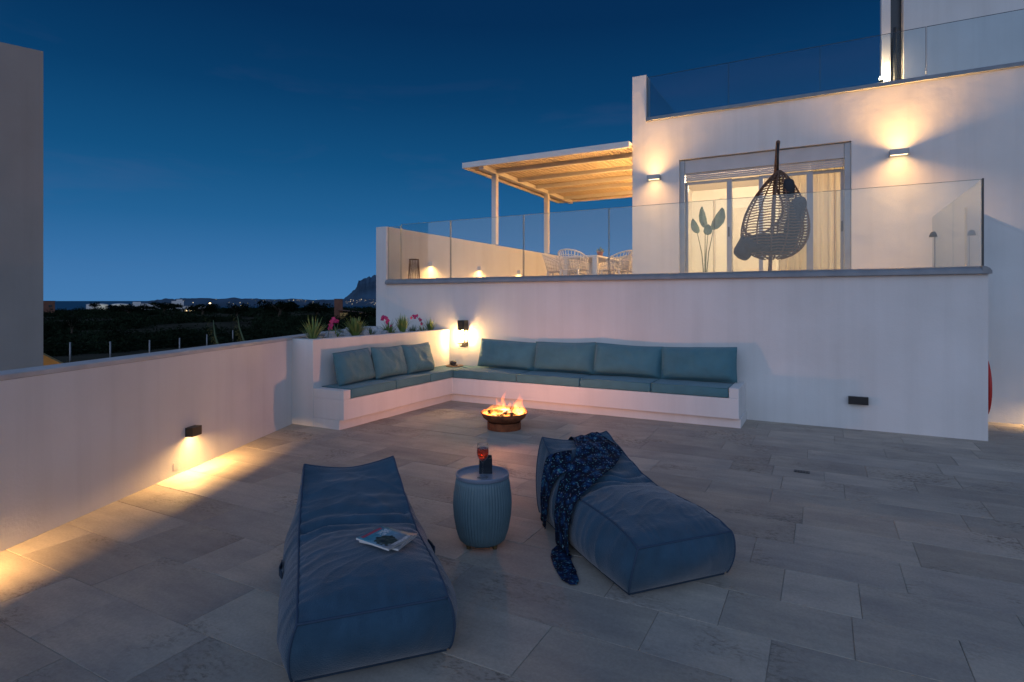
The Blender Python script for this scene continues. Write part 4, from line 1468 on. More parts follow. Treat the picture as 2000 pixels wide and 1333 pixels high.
def big_leaf(base, tip_dir, L_, Wd, stemh, lean, rot):
    """long stalk, then a broad leaf blade"""
    bx = Vector(base)
    top = bx + Vector((lean[0], lean[1], stemh))
    path = [bx, bx.lerp(top, 0.5) + Vector((-lean[0] * 0.18, 0, 0.03)), top]
    st_ = MB().tube(path, [0.012, 0.010, 0.007], 6)
    st_.build("stalk", M['stem'], hp, smooth=True)
    d = Vector(tip_dir).normalized()
    side = Vector((math.cos(rot), math.sin(rot), 0))
    nn = d.cross(side).normalized()

    def fn(u, v):
        s_ = (2 * u - 1)
        wv = Wd * (math.sin(math.pi * min(1, v ** 0.8)) ** 0.65) * (1 - 0.15 * v)
        p_ = top + d * (L_ * v) + side * (s_ * wv) + nn * (0.05 * math.sin(v * 2.6) + 0.25 * wv * abs(s_)) + nn * 0.008 * math.sin(v * 24) * abs(s_)
        return p_
    o = MB().grid(fn, 8, 14).build("leaf", M['leaf_d'], hp, smooth=True)
    md = o.modifiers.new("thick", 'SOLIDIFY')
    md.thickness = 0.003


big_leaf((-2.12, 12.2, ZT + 0.27), (-0.28, 0, 1), 0.33, 0.085, 0.88, (-0.13, 0.02), 0.3)
big_leaf((-2.10, 12.2, ZT + 0.27), (-0.12, 0, 1), 0.46, 0.085, 0.98, (0.00, 0.03), 0.5)
big_leaf((-2.09, 12.2, ZT + 0.27), (0.05, -0.1, 1), 0.22, 0.09, 0.83, (0.05, -0.02), 0.2)
big_leaf((-2.07, 12.2, ZT + 0.27), (0.35, 0, 1), 0.48, 0.135, 0.93, (0.13, 0.03), -0.2)

# small wall lamp with a shade inside the glass corner (stair head lamp)
sl_ = thing("stair_head_lamp", "small unlit spot on a short post behind the right end of the glass", "lamp", (1.33, 9.6, ZT))
MB().tube([(1.33, 9.6, ZT), (1.33, 9.6, 2.36)], 0.007, 8).build("post", M['alu'], sl_, smooth=True)
MB().lathe([(0.02, 0.07), (0.035, 0.05), (0.05, 0.0)], (1.31, 9.58, 2.36), 14).build("shade", M['alu_dark'], sl_, smooth=True)

# ---- hanging egg chair on the terrace
ex, ey = -0.60, 8.72
eg = thing("egg_chair", "brown rattan hanging egg chair with dark cushions behind the glass balustrade", "egg chair", (ex, ey, ZT))
# stand: ring foot, post rising behind the basket and curling over to the hook
sp = [(ex - 0.10, ey + 0.62, ZT + 0.03), (ex - 0.08, ey + 0.72, ZT + 0.5), (ex - 0.05, ey + 0.76, ZT + 1.1), (ex - 0.01, ey + 0.62, ZT + 1.62), (ex + 0.03, ey + 0.34, ZT + 1.90), (ex + 0.055, ey + 0.08, ZT + 1.96), (ex + 0.06, ey, ZT + 1.93)]


def smooth_path(pts, k=6):
    pts = [Vector(p) for p in pts]
    out = []
    for i in range(len(pts) - 1):
        p0, p1, p2, p3 = pts[max(i - 1, 0)], pts[i], pts[i + 1], pts[min(i + 2, len(pts) - 1)]
        for j in range(k):
            t = j / k
            out.append(0.5 * ((2 * p1) + (p2 - p0) * t + (2 * p0 - 5 * p1 + 4 * p2 - p3) * t * t + (3 * p1 - p0 - 3 * p2 + p3) * t ** 3))
    out.append(pts[-1])
    return out


MB().tube(smooth_path(sp), 0.028, 10).build("stand_post", M['rattan'], eg, smooth=True)
MB().tube([(ex - 0.05 + 0.45 * math.cos(R(k * 12)), ey + 0.22 + 0.45 * math.sin(R(k * 12)), ZT + 0.03) for k in range(30)], 0.024, 8, closed=True).build("stand_foot", M['rattan'], eg, smooth=True)
MB().tube([(ex + 0.06, ey, ZT + 1.93), (ex + 0.055, ey, ZT + 1.56)], 0.016, 8).build("hanger", M['black'], eg, smooth=True)
# basket: upright egg leaning a little, open towards -x and slightly to the front
EGC = Vector((ex - 0.0, ey, ZT + 0.92))


def egg_pt(th, h):
    """th: 0 = opening direction; h: 0 bottom .. 1 apex"""
    zz = -0.58 + 1.22 * h
    q = h
    rad = 0.430 * (math.sin(math.pi * min(1, q ** 0.62)) ** 0.72) if 0 < q < 1 else 0.0
    tilt = 0.085 * (q - 0.45)
    a_ = 2.35 + th
    return EGC + Vector((rad * math.cos(a_) * 1.0 + tilt + 0.03, rad * 0.92 * math.sin(a_), zz))


def opening(h):
    """half angle of the open mouth at height h"""
    if h < 0.30 or h > 0.93:
        return 0.0
    return 0.95 * math.sin(math.pi * (h - 0.30) / 0.63) ** 0.6


for k in range(14):
    th = R(k * 360 / 14 + 6)
    pth = []
    for j in range(29):
        h = 0.01 + 0.985 * j / 28
        tt = th if th <= math.pi else th - 2 * math.pi
        if abs(tt) < opening(h):
            tt = math.copysign(opening(h), tt)
        pth.append(egg_pt(tt, h))
    MB().tube(pth, 0.0105, 6).build("rib", M['rattan'], eg, smooth=True)
for sg in (-1, 1):
    MB().tube([egg_pt(sg * opening(0.30 + 0.63 * j / 24), 0.30 + 0.63 * j / 24) for j in range(25)], 0.016, 7).build("rim", M['rattan'], eg, smooth=True)
for k in range(31):
    h = 0.045 + 0.92 * k / 30
    o_ = opening(h)
    n_ = 34
    if o_ > 0:
        pth = [egg_pt(o_ + (2 * math.pi - 2 * o_) * j / n_, h + 0.004 * math.sin(j * 1.9)) for j in range(n_ + 1)]
        MB().tube(pth, 0.0088, 5).build("weave_ring", M['rattan'], eg, smooth=True)
    else:
        pth = [egg_pt(2 * math.pi * j / n_, h + 0.004 * math.sin(j * 1.9)) for j in range(n_)]
        MB().tube(pth, 0.0088, 5, closed=True).build("weave_ring", M['rattan'], eg, smooth=True)


def blob(c, r, seed, name, parent, mt, m3=None, n=16, pw=0.6):
    """soft cushion: superellipsoid with uneven stuffing"""
    c = Vector(c)
    m3 = m3 or Matrix.Identity(3)

    def sp_(a, p):
        return math.copysign(abs(a) ** p, a)

    def fn(u, v):
        th, ph = 2 * math.pi * u, math.pi * (v - 0.5)
        p_ = Vector((r[0] * sp_(math.cos(ph), pw) * sp_(math.cos(th), pw), r[1] * sp_(math.cos(ph), pw) * sp_(math.sin(th), pw), r[2] * sp_(math.sin(ph), pw)))
        p_ *= 1 + 0.09 * noise.noise(p_ * 6 + Vector((seed, 0, 0)))
        return c + m3 @ p_
    return MB().grid(fn, n * 2, n).build(name, mt, parent, smooth=True)


blob(EGC + Vector((-0.04, 0, -0.36)), (0.34, 0.33, 0.14), 3, "seat_cushion", eg, M['charcoal'])
blob(EGC + Vector((0.27, 0.0, -0.04)), (0.10, 0.30, 0.30), 5, "back_cushion", eg, M['charcoal'], Matrix.Rotation(R(14), 3, 'Y'))
blob(EGC + Vector((-0.36, 0.03, -0.40)), (0.11, 0.28, 0.16), 7, "front_pad", eg, M['charcoal'], Matrix.Rotation(R(28), 3, 'Y'))
blob(EGC + Vector((0.20, -0.10, 0.36)), (0.07, 0.12, 0.12), 9, "head_cushion", eg, M['charcoal'])

# ---- wire lantern on the terrace
wx_, wy_ = -6.45, 8.36
wl = thing("wire_lantern", "slim brown wire basket lantern at the left end of the terrace", "lantern", (wx_, wy_, ZT))
for k in range(16):
    q = R(k * 22.5)
    MB().tube([(wx_ + 0.115 * math.cos(q), wy_ + 0.115 * math.sin(q), ZT + 0.005), (wx_ + 0.082 * math.cos(q + 0.25), wy_ + 0.082 * math.sin(q + 0.25), ZT + 0.52)], 0.0055, 5).build("wire", M['rattan'], wl)
for (r_, z_) in ((0.117, 0.01), (0.082, 0.52)):
    MB().tube([(wx_ + r_ * math.cos(R(k * 15)), wy_ + r_ * math.sin(R(k * 15)), ZT + z_) for k in range(24)], 0.008, 6, closed=True).build("hoop", M['rattan'], wl, smooth=True)

# ---- dining table and chairs under the pergola
tx0, tx1, ty0, ty1 = -4.97, -4.18, 11.62, 13.3
dt = thing("dining_table", "white resin dining table with thick square legs under the pergola", "table", ((tx0 + tx1) / 2, (ty0 + ty1) / 2, ZT))
MB().box(tx0, tx1, ty0, ty1, ZT + 0.70, ZT + 0.745).build("tabletop", M['white'], dt, bevel=0.006)
for x in (tx0 + 0.06, tx1 - 0.06):
    for y in (ty0 + 0.06, ty1 - 0.06):
        MB().box(x - 0.05, x + 0.05, y - 0.05, y + 0.05, ZT, ZT + 0.698).build("leg", M['white'], dt, bevel=0.005)


def dining_chair(label):
    """resin armchair with a pierced shell: origin at the floor, faces +x"""
    t = thing("dining_chair", label, "chair", (0, 0, 0), 0, "white dining chairs under the pergola")
    t.location = (0, 0, 0)

    def seat(u, v):
        x, y = -0.22 + 0.45 * u, -0.22 + 0.44 * v
        return (x, y, 0.435 + 0.015 * math.sin(u * 3) - 0.012 * (1 - (2 * v - 1) ** 2))
    o = MB().grid(seat, 8, 8).build("seat", M['plastic'], t, smooth=True)
    o.modifiers.new("thick", 'SOLIDIFY').thickness = 0.018
    # shell back: wraps round; curved top; pierced: strips and hoops
    def sh(a_, h):
        rr = 0.25 + 0.05 * h
        return Vector((-0.02 - rr * math.cos(a_) * (1 + 0.25 * h), rr * math.sin(a_) * 1.02, 0.43 + h * (0.40 - 0.20 * (abs(a_) / 1.75) ** 2)))
    b = MB()
    b.tube([sh(-1.75 + 3.5 * k / 24, 1.0) for k in range(25)], 0.016, 6)
    b.build("top_rail", M['plastic'], t, smooth=True)
    for k in range(17):
        a_ = -1.68 + 3.36 * k / 16
        MB().tube([sh(a_, 0.0), sh(a_ + 0.04, 0.5), sh(a_, 0.97)], 0.0085, 5).build("spindle", M['plastic'], t, smooth=True)
    for h in (0.25, 0.5, 0.75):
        MB().tube([sh(-1.70 + 3.4 * k / 20, h) for k in range(21)], 0.008, 5).build("hoop", M['plastic'], t, smooth=True)
    for sx_, sy_ in ((1, 1), (1, -1), (-1, 1), (-1, -1)):
        MB().tube([(sx_ * 0.20 - 0.01, sy_ * 0.20, 0.43), (sx_ * 0.25 - 0.01, sy_ * 0.24, 0.0)], [0.020, 0.014], 8).build("leg", M['plastic'], t, smooth=True)
    return t


ch0 = None
for (x, y, rz, lab) in [(-5.22, 12.05, 0.12, "white dining chair at the near left side of the terrace table"), (-5.24, 12.85, -0.1, "white dining chair at the far left side of the terrace table"),
                        (-4.60, 11.40, 1.45, "white dining chair at the near end of the table, between its legs"), (-3.93, 12.0, math.pi - 0.15, "white dining chair at the near right side of the terrace table"),
                        (-3.90, 12.75, math.pi + 0.1, "white dining chair at the far right side of the terrace table"), (-4.55, 13.60, -1.6, "white dining chair at the far end of the terrace table")]:
    if ch0 is None:
        ch0 = dining_chair(lab)
        c_ = ch0
    else:
        c_ = copy_tree(ch0)
    c_["label"] = lab
    c_.location = (x, y, ZT)
    c_.rotation_euler = (0, 0, rz)
tp = thing("table_plant", "small green plant in a pot on the dining table", "plant", (-4.32, 12.2, ZT + 0.745))
MB().lathe([(0.05, 0), (0.07, 0.10), (0.075, 0.11), (0.06, 0.11)], (-4.32, 12.2, ZT + 0.746), 14).build("pot", M['rust'], tp, smooth=True, auto=40)
cs = np.array([(-4.32, 12.2, ZT + 0.86, 0.085, 0.09)])
tri_object("foliage", leaf_clumps(cs, 4, 160, 0.22), M['leaf'], tp)

# ---- lamp by the roof room, shining up its corner pillar
rl = thing("roof_lamp", "bright small spot lamp on the roof beside the corner pillar", "lamp", (1.02, 13.60, 4.96))
MB().tube([(1.02, 13.60, 4.965), (1.02, 13.60, 5.78)], 0.012, 6).build("spike", M['black'], rl)
MB().lathe([(0.018, 0.0), (0.035, 0.03), (0.035, 0.09)], (1.02, 13.60, 5.78), 12).build("lamp_head", M['black'], rl, smooth=True, auto=40)
MB().lathe([(0.033, 0.091), (0.036, 0.13), (0.02, 0.155)], (1.02, 13.60, 5.78), 12).build("lens", emitter("spot_lens", (1, 0.75, 0.42), 40), rl, smooth=True)
light("spot_light", 'POINT', (1.02, 13.57, 5.98), 34, (1, 0.62, 0.30), rl, 0.03)

# ---- red ring on the end of the terrace wall
rg = thing("red_ring", "red ring hanging at the right corner of the terrace wall", "ring", (1.60, 8.30, 0.54))
for (r_, th_, dx) in ((0.315, 0.018, 0.0), (0.275, 0.012, 0.006)):
    MB().tube([(1.598 + dx, 8.31 + r_ * math.cos(R(k * 10)), 0.54 + r_ * 1.05 * math.sin(R(k * 10))) for k in range(36)], th_, 10, closed=True).build("loop", M['red'], rg, smooth=True)
MB().box(1.5595, 1.60, 8.27, 8.35, 0.85, 0.90).build("hook", M['black'], rg)

# ---- planter plants
def blade_plant(x, y, n, L_, spread, label, seed, mt, nm="aloe", cat="plant", grp="spiky green plants in the planter", z=0.985):
    rs_ = random.Random(seed)
    t = thing(nm, label, cat, (x, y, z), 0, grp)
    b = MB()
    for k in range(n):
        q = k * 2.399 + rs_.uniform(-0.3, 0.3)
        f = (k + 0.5) / n
        out = spread * (0.15 + 0.85 * f) * rs_.uniform(0.8, 1.15)
        ln = L_ * rs_.uniform(0.7, 1.08) * (1.05 - 0.25 * f)
        w0 = rs_.uniform(0.007, 0.011) * (L_ / 0.22) ** 0.5
        d = Vector((math.cos(q), math.sin(q), 0))
        s_ = Vector((-d.y, d.x, 0))
        base_ = Vector((x, y, z)) + d * 0.02
        vs = []
        for j in range(6):
            u = j / 5
            p_ = base_ + d * (ln * out * u ** 1.25) + Vector((0, 0, ln * (u - 0.30 * out * u * u)))
            w_ = w0 * (1 - u ** 2.2) + 0.0008
            vs += [p_ - s_ * w_ + Vector((0, 0, w_ * 0.4)), p_ - Vector((0, 0, 0.0)), p_ + s_ * w_ + Vector((0, 0, w_ * 0.4))]
        fs = []
        for j in range(5):
            for i in range(2):
                fs.append((j * 3 + i, j * 3 + i + 1, j * 3 + i + 4, j * 3 + i + 3))
        b.add(vs, fs)
    o = b.build("leaves", mt, t, smooth=True)
    o["kind"] = "stuff"
    return t


blade_plant(-5.56, 5.19, 46, 0.34, 0.85, "loose spiky green plant at the open end of the planter", 1, M['leaf'])
blade_plant(-5.58, 5.95, 130, 0.32, 0.75, "largest and densest spiky green plant in the planter", 2, M['leaf'])
blade_plant(-5.60, 6.98, 80, 0.31, 0.55, "upright spiky green plant against the terrace wall between the two pink flowers", 3, M['leaf'])
blade_plant(-5.60, 7.68, 44, 0.24, 0.75, "small spiky green plant in the planter corner nearest the lantern", 4, M['leaf'])
blade_plant(-5.95, 6.35, 34, 0.22, 0.8, "thin spiky green plant at the back rim of the planter", 5, M['leaf_d'])


for k, (x, y, n_, L_) in enumerate(((-5.62, 5.62, 26, 0.17), (-5.56, 6.22, 26, 0.16), (-5.60, 6.72, 24, 0.17), (-5.56, 7.18, 26, 0.17), (-5.58, 7.46, 22, 0.15), (-5.78, 5.78, 30, 0.24), (-5.85, 6.95, 30, 0.24))):
    blade_plant(x, y, n_, L_, 0.95, ["low leafy plant right of the leftmost pink orchid", "low leafy plant just right of the densest spiky plant", "low leafy plant at the foot of the middle pink orchid",
                "low leafy plant right of the spiky plant against the wall", "low leafy plant at the foot of the pink orchid near the lantern", "taller leafy plant behind the stones left in the planter", "taller leafy plant at the planter's back by the terrace wall"][k], 20 + k, M['leaf_d'] if k % 2 else M['leaf'], "leafy_plant", "plant", "leafy plants in the planter")


def orchid(x, y, h, lean, n, label, seed):
    rs_ = random.Random(seed)
    t = thing("orchid", label, "flower", (x, y, 0.985), 0, "pink orchids in the planter")
    top = Vector((x + lean[0], y + lean[1], 0.985 + h))
    pth = smooth_path([(x, y, 0.985), (x + 0.015, y + 0.01, 0.985 + h * 0.5), top, top + Vector((lean[0] * 0.8, lean[1] * 0.8, -0.02))])
    MB().tube(pth, 0.0035, 6).build("stem", M['stem'], t, smooth=True)
    for k in range(3):
        q = k * 2.1 + seed
        d = Vector((math.cos(q), math.sin(q), 0))
        s_ = Vector((-d.y, d.x, 0))
        base_ = Vector((x, y, 0.985))
        b = MB().grid(lambda u, v: base_ + d * (0.11 * v) + s_ * ((2 * u - 1) * 0.022 * math.sin(math.pi * (0.12 + 0.88 * v))) + Vector((0, 0, 0.05 * math.sin(v * 2.6))), 3, 6)
        b.build("leaf", M['leaf_d'], t, smooth=True)
    for k in range(n):
        f = k / max(1, n - 1)
        p_ = pth[int((0.42 + 0.58 * f) * (len(pth) - 1))] + Vector((rs_.uniform(-.024, .024), rs_.uniform(-.024, .024), rs_.uniform(-.01, .012)))
        nrm = Vector((rs_.uniform(-.2, 1), rs_.uniform(-1, -.2), rs_.uniform(-.1, .6))).normalized()
        a1 = nrm.cross(Vector((0, 0, 1))).normalized()
        a2 = nrm.cross(a1)
        b = MB()
        for j in range(5):
            q = j * 2 * math.pi / 5 + k
            dd = a1 * math.cos(q) + a2 * math.sin(q)
            ss = nrm.cross(dd)
            r_ = 0.028 * rs_.uniform(0.85, 1.15)
            b.add([p_, p_ + dd * r_ * 0.55 + ss * r_ * 0.42 + nrm * 0.006, p_ + dd * r_ + nrm * 0.002, p_ + dd * r_ * 0.55 - ss * r_ * 0.42 + nrm * 0.006], [(0, 1, 2, 3)])
        b.build("blossom", M['petal'], t)
    return t


orchid(-5.53, 5.40, 0.27, (0.05, 0.05), 14, "tall pink orchid between the two left spiky plants", 1)
orchid(-5.53, 6.56, 0.27, (-0.06, 0.0), 12, "pink orchid in front of the terrace wall's left end", 2)
orchid(-5.53, 7.36, 0.27, (-0.09, -0.02), 8, "pink orchid leaning left near the lantern", 3)

# ================================================================== PATIO THINGS
# ---- tray and bowl in the bench corner
tx, ty, tz = -5.06, 7.58, 0.483
tr_ = thing("tray", "round wooden tray lying on the corner seat cushion", "tray", (tx, ty, tz))
MB().lathe([(0.02, 0.0), (0.135, 0.0), (0.14, 0.012), (0.132, 0.012), (0.128, 0.006), (0.02, 0.006)], (tx, ty, tz), 30).build("dish", mat("tray_wood", (0.28, 0.17, 0.09), 0.5, var=0.3, vscale=20), tr_, smooth=True, auto=40)
cd = thing("candle_bowl", "round black candle bowl standing on the wooden tray", "bowl", (tx - 0.05, ty + 0.03, tz + 0.006))
MB().lathe([(0.025, 0.0), (0.045, 0.012), (0.056, 0.035), (0.05, 0.06), (0.036, 0.072), (0.033, 0.066), (0.02, 0.05)], (tx - 0.05, ty + 0.03, tz + 0.0065), 24).build("bowl", M['wax'], cd, smooth=True)
lt = thing("lighter", "small dark lighter lying at the front edge of the tray", "lighter", (tx + 0.05, ty - 0.09, tz))
b = MB().obox((tx + 0.06, ty - 0.075, tz + 0.024), (0.075, 0.03, 0.02), Matrix.Rotation(0.4, 3, 'Z'))
b.build("case", M['wax'], lt, bevel=0.006)
MB().obox((tx + 0.102, ty - 0.057, tz + 0.024), (0.012, 0.022, 0.014), Matrix.Rotation(0.4, 3, 'Z')).build("cap", M['alu'], lt, bevel=0.003)

# ---- fire bowl
fx_, fy_ = -3.303, 5.99
fb = thing("fire_bowl", "round rusty steel fire bowl on a drum foot in front of the bench", "fire bowl", (fx_, fy_, 0))
MB().lathe([(0.197, 0.0), (0.197, 0.085), (0.19, 0.085), (0.19, 0.004)], (fx_, fy_, 0.001), 48).build("foot", M['rust'], fb, smooth=True, auto=40)
MB().lathe([(0.05, 0.062), (0.18, 0.088), (0.245, 0.135), (0.277, 0.195), (0.270, 0.197), (0.238, 0.142), (0.17, 0.098), (0.05, 0.072)], (fx_, fy_, 0), 48).build("bowl", M['rust'], fb, smooth=True)
lg = thing("firewood", "charred logs glowing in the fire bowl", "firewood", (fx_, fy_, 0.10))
rl_ = random.Random(5)
for k in range(9):
    q = k * 0.72
    c1 = Vector((fx_ + 0.19 * math.cos(q), fy_ + 0.19 * math.sin(q), 0.15 + 0.02 * (k % 3)))
    c2 = Vector((fx_ + 0.08 * math.cos(q + 2.5), fy_ + 0.08 * math.sin(q + 2.5), 0.17 + 0.03 * (k % 2)))
    MB().tube([c1, c1.lerp(c2, 0.5) + Vector((0, 0, 0.01)), c2], [0.026, 0.030, 0.022], 8).build("log", M['log'], lg, smooth=True)
em = MB()
for k in range(60):
    q = rl_.uniform(0, 6.28)
    r_ = 0.2 * math.sqrt(rl_.uniform(0, 1))
    em.lathe([(0.006, -0.012), (0.016, 0), (0.005, 0.014)], (fx_ + r_ * math.cos(q), fy_ + r_ * math.sin(q), 0.145 + 0.3 * r_ * r_), 6)
tag(em.build("embers", M['ember'], lg), kind='stuff')


def flame_mat(name, low, high, dens, z0, z1):
    """burning gas: an emitting volume, hot and pale low down, orange at the tips"""
    m = bpy.data.materials.new(name)
    m.use_nodes = True
    nt = m.node_tree
    nt.nodes.remove(nt.nodes["Principled BSDF"])
    g_ = nt.nodes.new("ShaderNodeNewGeometry")
    sp_ = nt.nodes.new("ShaderNodeSeparateXYZ")
    nt.links.new(g_.outputs["Position"], sp_.inputs[0])
    mr = nt.nodes.new("ShaderNodeMapRange")
    mr.inputs[1].default_value = z0
    mr.inputs[2].default_value = z1
    nt.links.new(sp_.outputs[2], mr.inputs[0])
    rp = nt.nodes.new("ShaderNodeValToRGB")
    rp.color_ramp.elements[0].color = (*low, 1)
    rp.color_ramp.elements[1].color = (*high, 1)
    nt.links.new(mr.outputs[0], rp.inputs[0])
    e = nt.nodes.new("ShaderNodeEmission")
    nt.links.new(rp.outputs[0], e.inputs[0])
    mr2 = nt.nodes.new("ShaderNodeMapRange")
    mr2.inputs[1].default_value = z0
    mr2.inputs[2].default_value = z1
    mr2.inputs[3].default_value = dens
    mr2.inputs[4].default_value = dens * 0.25
    nt.links.new(sp_.outputs[2], mr2.inputs[0])
    nt.links.new(mr2.outputs[0], e.inputs[1])
    nt.links.new(e.outputs[0], nt.nodes["Material Output"].inputs["Volume"])
    return m


FM = flame_mat("flame_gas", (1.0, 0.34, 0.05), (1.0, 0.13, 0.01), 30, 0.17, 0.42)
FM2 = flame_mat("flame_core", (1.0, 0.56, 0.17), (1.0, 0.34, 0.05), 42, 0.16, 0.36)
fr_ = thing("fire", "bright orange and yellow flames burning in the fire bowl", "fire", (fx_, fy_, 0.15))
rf = random.Random(12)


def flame(x, y, z, h, r, seed, mt):
    ph = rf.uniform(0, 6.28)
    lean = Vector((rf.uniform(-.22, .22), rf.uniform(-.22, .22), 0))
    n, k = 9, 12
    vs, fs = [], []
    for i in range(k):
        u = i / (k - 1)
        rr = r * ((1 - u) ** 0.75) * (0.35 + 1.25 * u ** 0.5 if u < 0.4 else 0.35 + 1.25 * 0.4 ** 0.5) * (1 + 0.25 * math.sin(u * 9 + ph))
        rr = max(rr, 0.0015)
        wob = 0.30 * r * u
        c_ = Vector((x + wob * math.sin(u * 7 + ph), y + wob * math.cos(u * 6 + ph), z + h * u)) + lean * h * u * u
        for j in range(n):
            q = 2 * math.pi * j / n
            fl_ = 1 + 0.35 * math.sin(q * 2 + u * 5 + ph) + 0.2 * math.sin(q * 3 - u * 8)
            vs.append(c_ + Vector((rr * fl_ * math.cos(q), rr * 0.75 * fl_ * math.sin(q), 0)))
    for i in range(k - 1):
        for j in range(n):
            fs.append((i * n + j, i * n + (j + 1) % n, (i + 1) * n + (j + 1) % n, (i + 1) * n + j))
    fs.append(tuple(range(n))[::-1])
    fs.append(tuple(range((k - 1) * n, k * n)))
    return MB().add(vs, fs).build("flame", mt, fr_, smooth=True)


for k in range(44):
    q_, r_ = rf.uniform(0, 6.28), 0.23 * math.sqrt(rf.uniform(0.05, 1))
    flame(fx_ + r_ * math.cos(q_), fy_ + r_ * math.sin(q_), 0.155 + 0.25 * r_ * r_, rf.uniform(0.07, 0.19) * (1.15 - r_ / 0.3), rf.uniform(0.010, 0.022), 0, FM)
# two taller groups with a gap, low licks all over
for (ox, oy, h, r) in [(-0.02, 0.02, 0.27, 0.040), (0.03, -0.03, 0.22, 0.036), (-0.07, 0.03, 0.19, 0.040), (-0.12, -0.04, 0.13, 0.042), (-0.18, 0.02, 0.11, 0.036),
                       (0.15, 0.03, 0.24, 0.042), (0.19, -0.02, 0.19, 0.038), (0.12, -0.05, 0.17, 0.036), (0.21, 0.05, 0.13, 0.03), (-0.05, -0.09, 0.12, 0.04),
                       (0.05, 0.10, 0.13, 0.036), (-0.13, 0.09, 0.11, 0.036), (0.08, -0.13, 0.09, 0.038), (-0.10, -0.13, 0.09, 0.036), (0.0, 0.17, 0.10, 0.034),
                       (0.17, -0.12, 0.09, 0.032), (-0.20, -0.07, 0.075, 0.03), (0.0, -0.18, 0.06, 0.034), (0.22, 0.0, 0.11, 0.028), (-0.23, 0.02, 0.06, 0.026), (-0.03, 0.0, 0.15, 0.05), (0.16, 0.0, 0.14, 0.05)]:
    # along the camera's right hand so that the groups lie as in the picture
    wx2 = fx_ + ox * rt.x - oy * fw.x * -1
    wy2 = fy_ + ox * rt.y + oy * fw.y
    flame(wx2, wy2, 0.15 + 0.25 * (ox * ox + oy * oy), h * 1.12, r * 1.25, 0, FM)
    flame(wx2, wy2, 0.155 + 0.25 * (ox * ox + oy * oy), h * 0.60, r * 0.85, 1, FM2)
light("fire_light", 'POINT', (fx_, fy_, 0.255), 52, (1.0, 0.36, 0.17), fr_, 0.05)

# ---- bean bag loungers
PROF = [(-0.035, 0.262), (0.06, 0.292), (0.20, 0.310), (0.40, 0.312), (0.60, 0.312), (0.76, 0.345), (0.90, 0.402), (1.06, 0.478), (1.19, 0.548)]


def lerp_prof(s):
    if s <= PROF[0][0]: return PROF[0][1]
    for i in range(len(PROF) - 1):
        if s <= PROF[i + 1][0]:
            f = (s - PROF[i][0]) / (PROF[i + 1][0] - PROF[i][0])
            f2 = f * f * (3 - 2 * f)
            return PROF[i][1] + (PROF[i + 1][1] - PROF[i][1]) * (0.5 * f + 0.5 * f2)
    return PROF[-1][1]


S0, S1 = -0.035, 1.19


def top_edge(a, sg):
    s = S0 + (S1 - S0) * a
    hw = 0.296 - 0.008 * math.sin(math.pi * a) - 0.040 * max(0, (a - 0.55) / 0.45) ** 1.5
    return Vector((s, sg * hw, lerp_prof(s)))


def bot_edge(a, sg):
    return Vector((0.02 + 1.20 * a, sg * (0.314 + 0.010 * math.sin(math.pi * a) - 0.050 * a * a), 0.016))


WRINKLE = 1.0       # 1 on the bags themselves, 0 for the smooth shape that the scarf lies on


def fold(p, sd):
    if not WRINKLE:
        return 0.0
    n1 = noise.noise(Vector((p.x * 3.2, p.y * 3.2, p.z * 3.2 + sd)))
    n2 = noise.noise(Vector((p.x * 9 + sd, p.y * 5, p.z * 8)))
    n3 = 1 - abs(noise.noise(Vector((p.x * 6.5 - p.y * 2.0, p.y * 2.4 + p.x * 1.2, sd))))
    n4 = 1 - abs(noise.noise(Vector((p.x * 11 + p.y * 6.0, p.y * 4.5 - p.x * 3.0, sd + 20))))
    n5 = noise.noise(Vector((p.x * 1.7 + 9, p.y * 2.0, sd + 40)))
    return 0.017 * n1 + 0.004 * n2 + 0.011 * (n3 ** 7) * (0.4 + n5) + 0.005 * (n4 ** 8) * (0.7 - n5)


def bag_top(a, b, sd):
    l_, r_ = top_edge(a, 1), top_edge(a, -1)
    p = l_.lerp(r_, b)
    u = 2 * b - 1
    k = 1 - u * u
    e = min(1, a * 9) * min(1, (1 - a) * 9) * min(1, (1 - abs(u)) * 9)
    sag = 0.058 * (1 - abs(u) ** 2.6) * math.sin(math.pi * min(1, a * 1.05)) ** 0.55 * (1 - 0.55 * max(0, (a - 0.5) / 0.5)) - 0.045 * (1 - abs(u) ** 1.6) * max(0, (a - 0.80) / 0.20) ** 2
    # the pulled creases where seat and back meet
    cr = math.exp(-((a - 0.60) / 0.085) ** 2)
    crease = -0.034 * cr * (0.6 + 0.8 * noise.noise(Vector((b * 3, a * 4, sd)))) + 0.013 * cr * math.sin(a * 80 + 5 * noise.noise(Vector((b * 2.2, sd, 0))) + b * 3)
    pk = 0.0048 * (math.exp(-(1 - abs(u)) / 0.09) * math.sin(a * 120 + 4 * noise.noise(Vector((a * 8, sd, u)))) + math.exp(-a / 0.10) * math.sin(b * 55 + 9 * noise.noise(Vector((b * 4, sd, 2)))) * (0.5 + 0.9 * noise.noise(Vector((b * 3.3, sd, 6)))))
    p.z += sag + e * (fold(p, sd) + crease * WRINKLE) + WRINKLE * pk * min(1, (1 - abs(u)) * 30) * min(1, a * 30) * min(1, (1 - a) * 30)
    return p


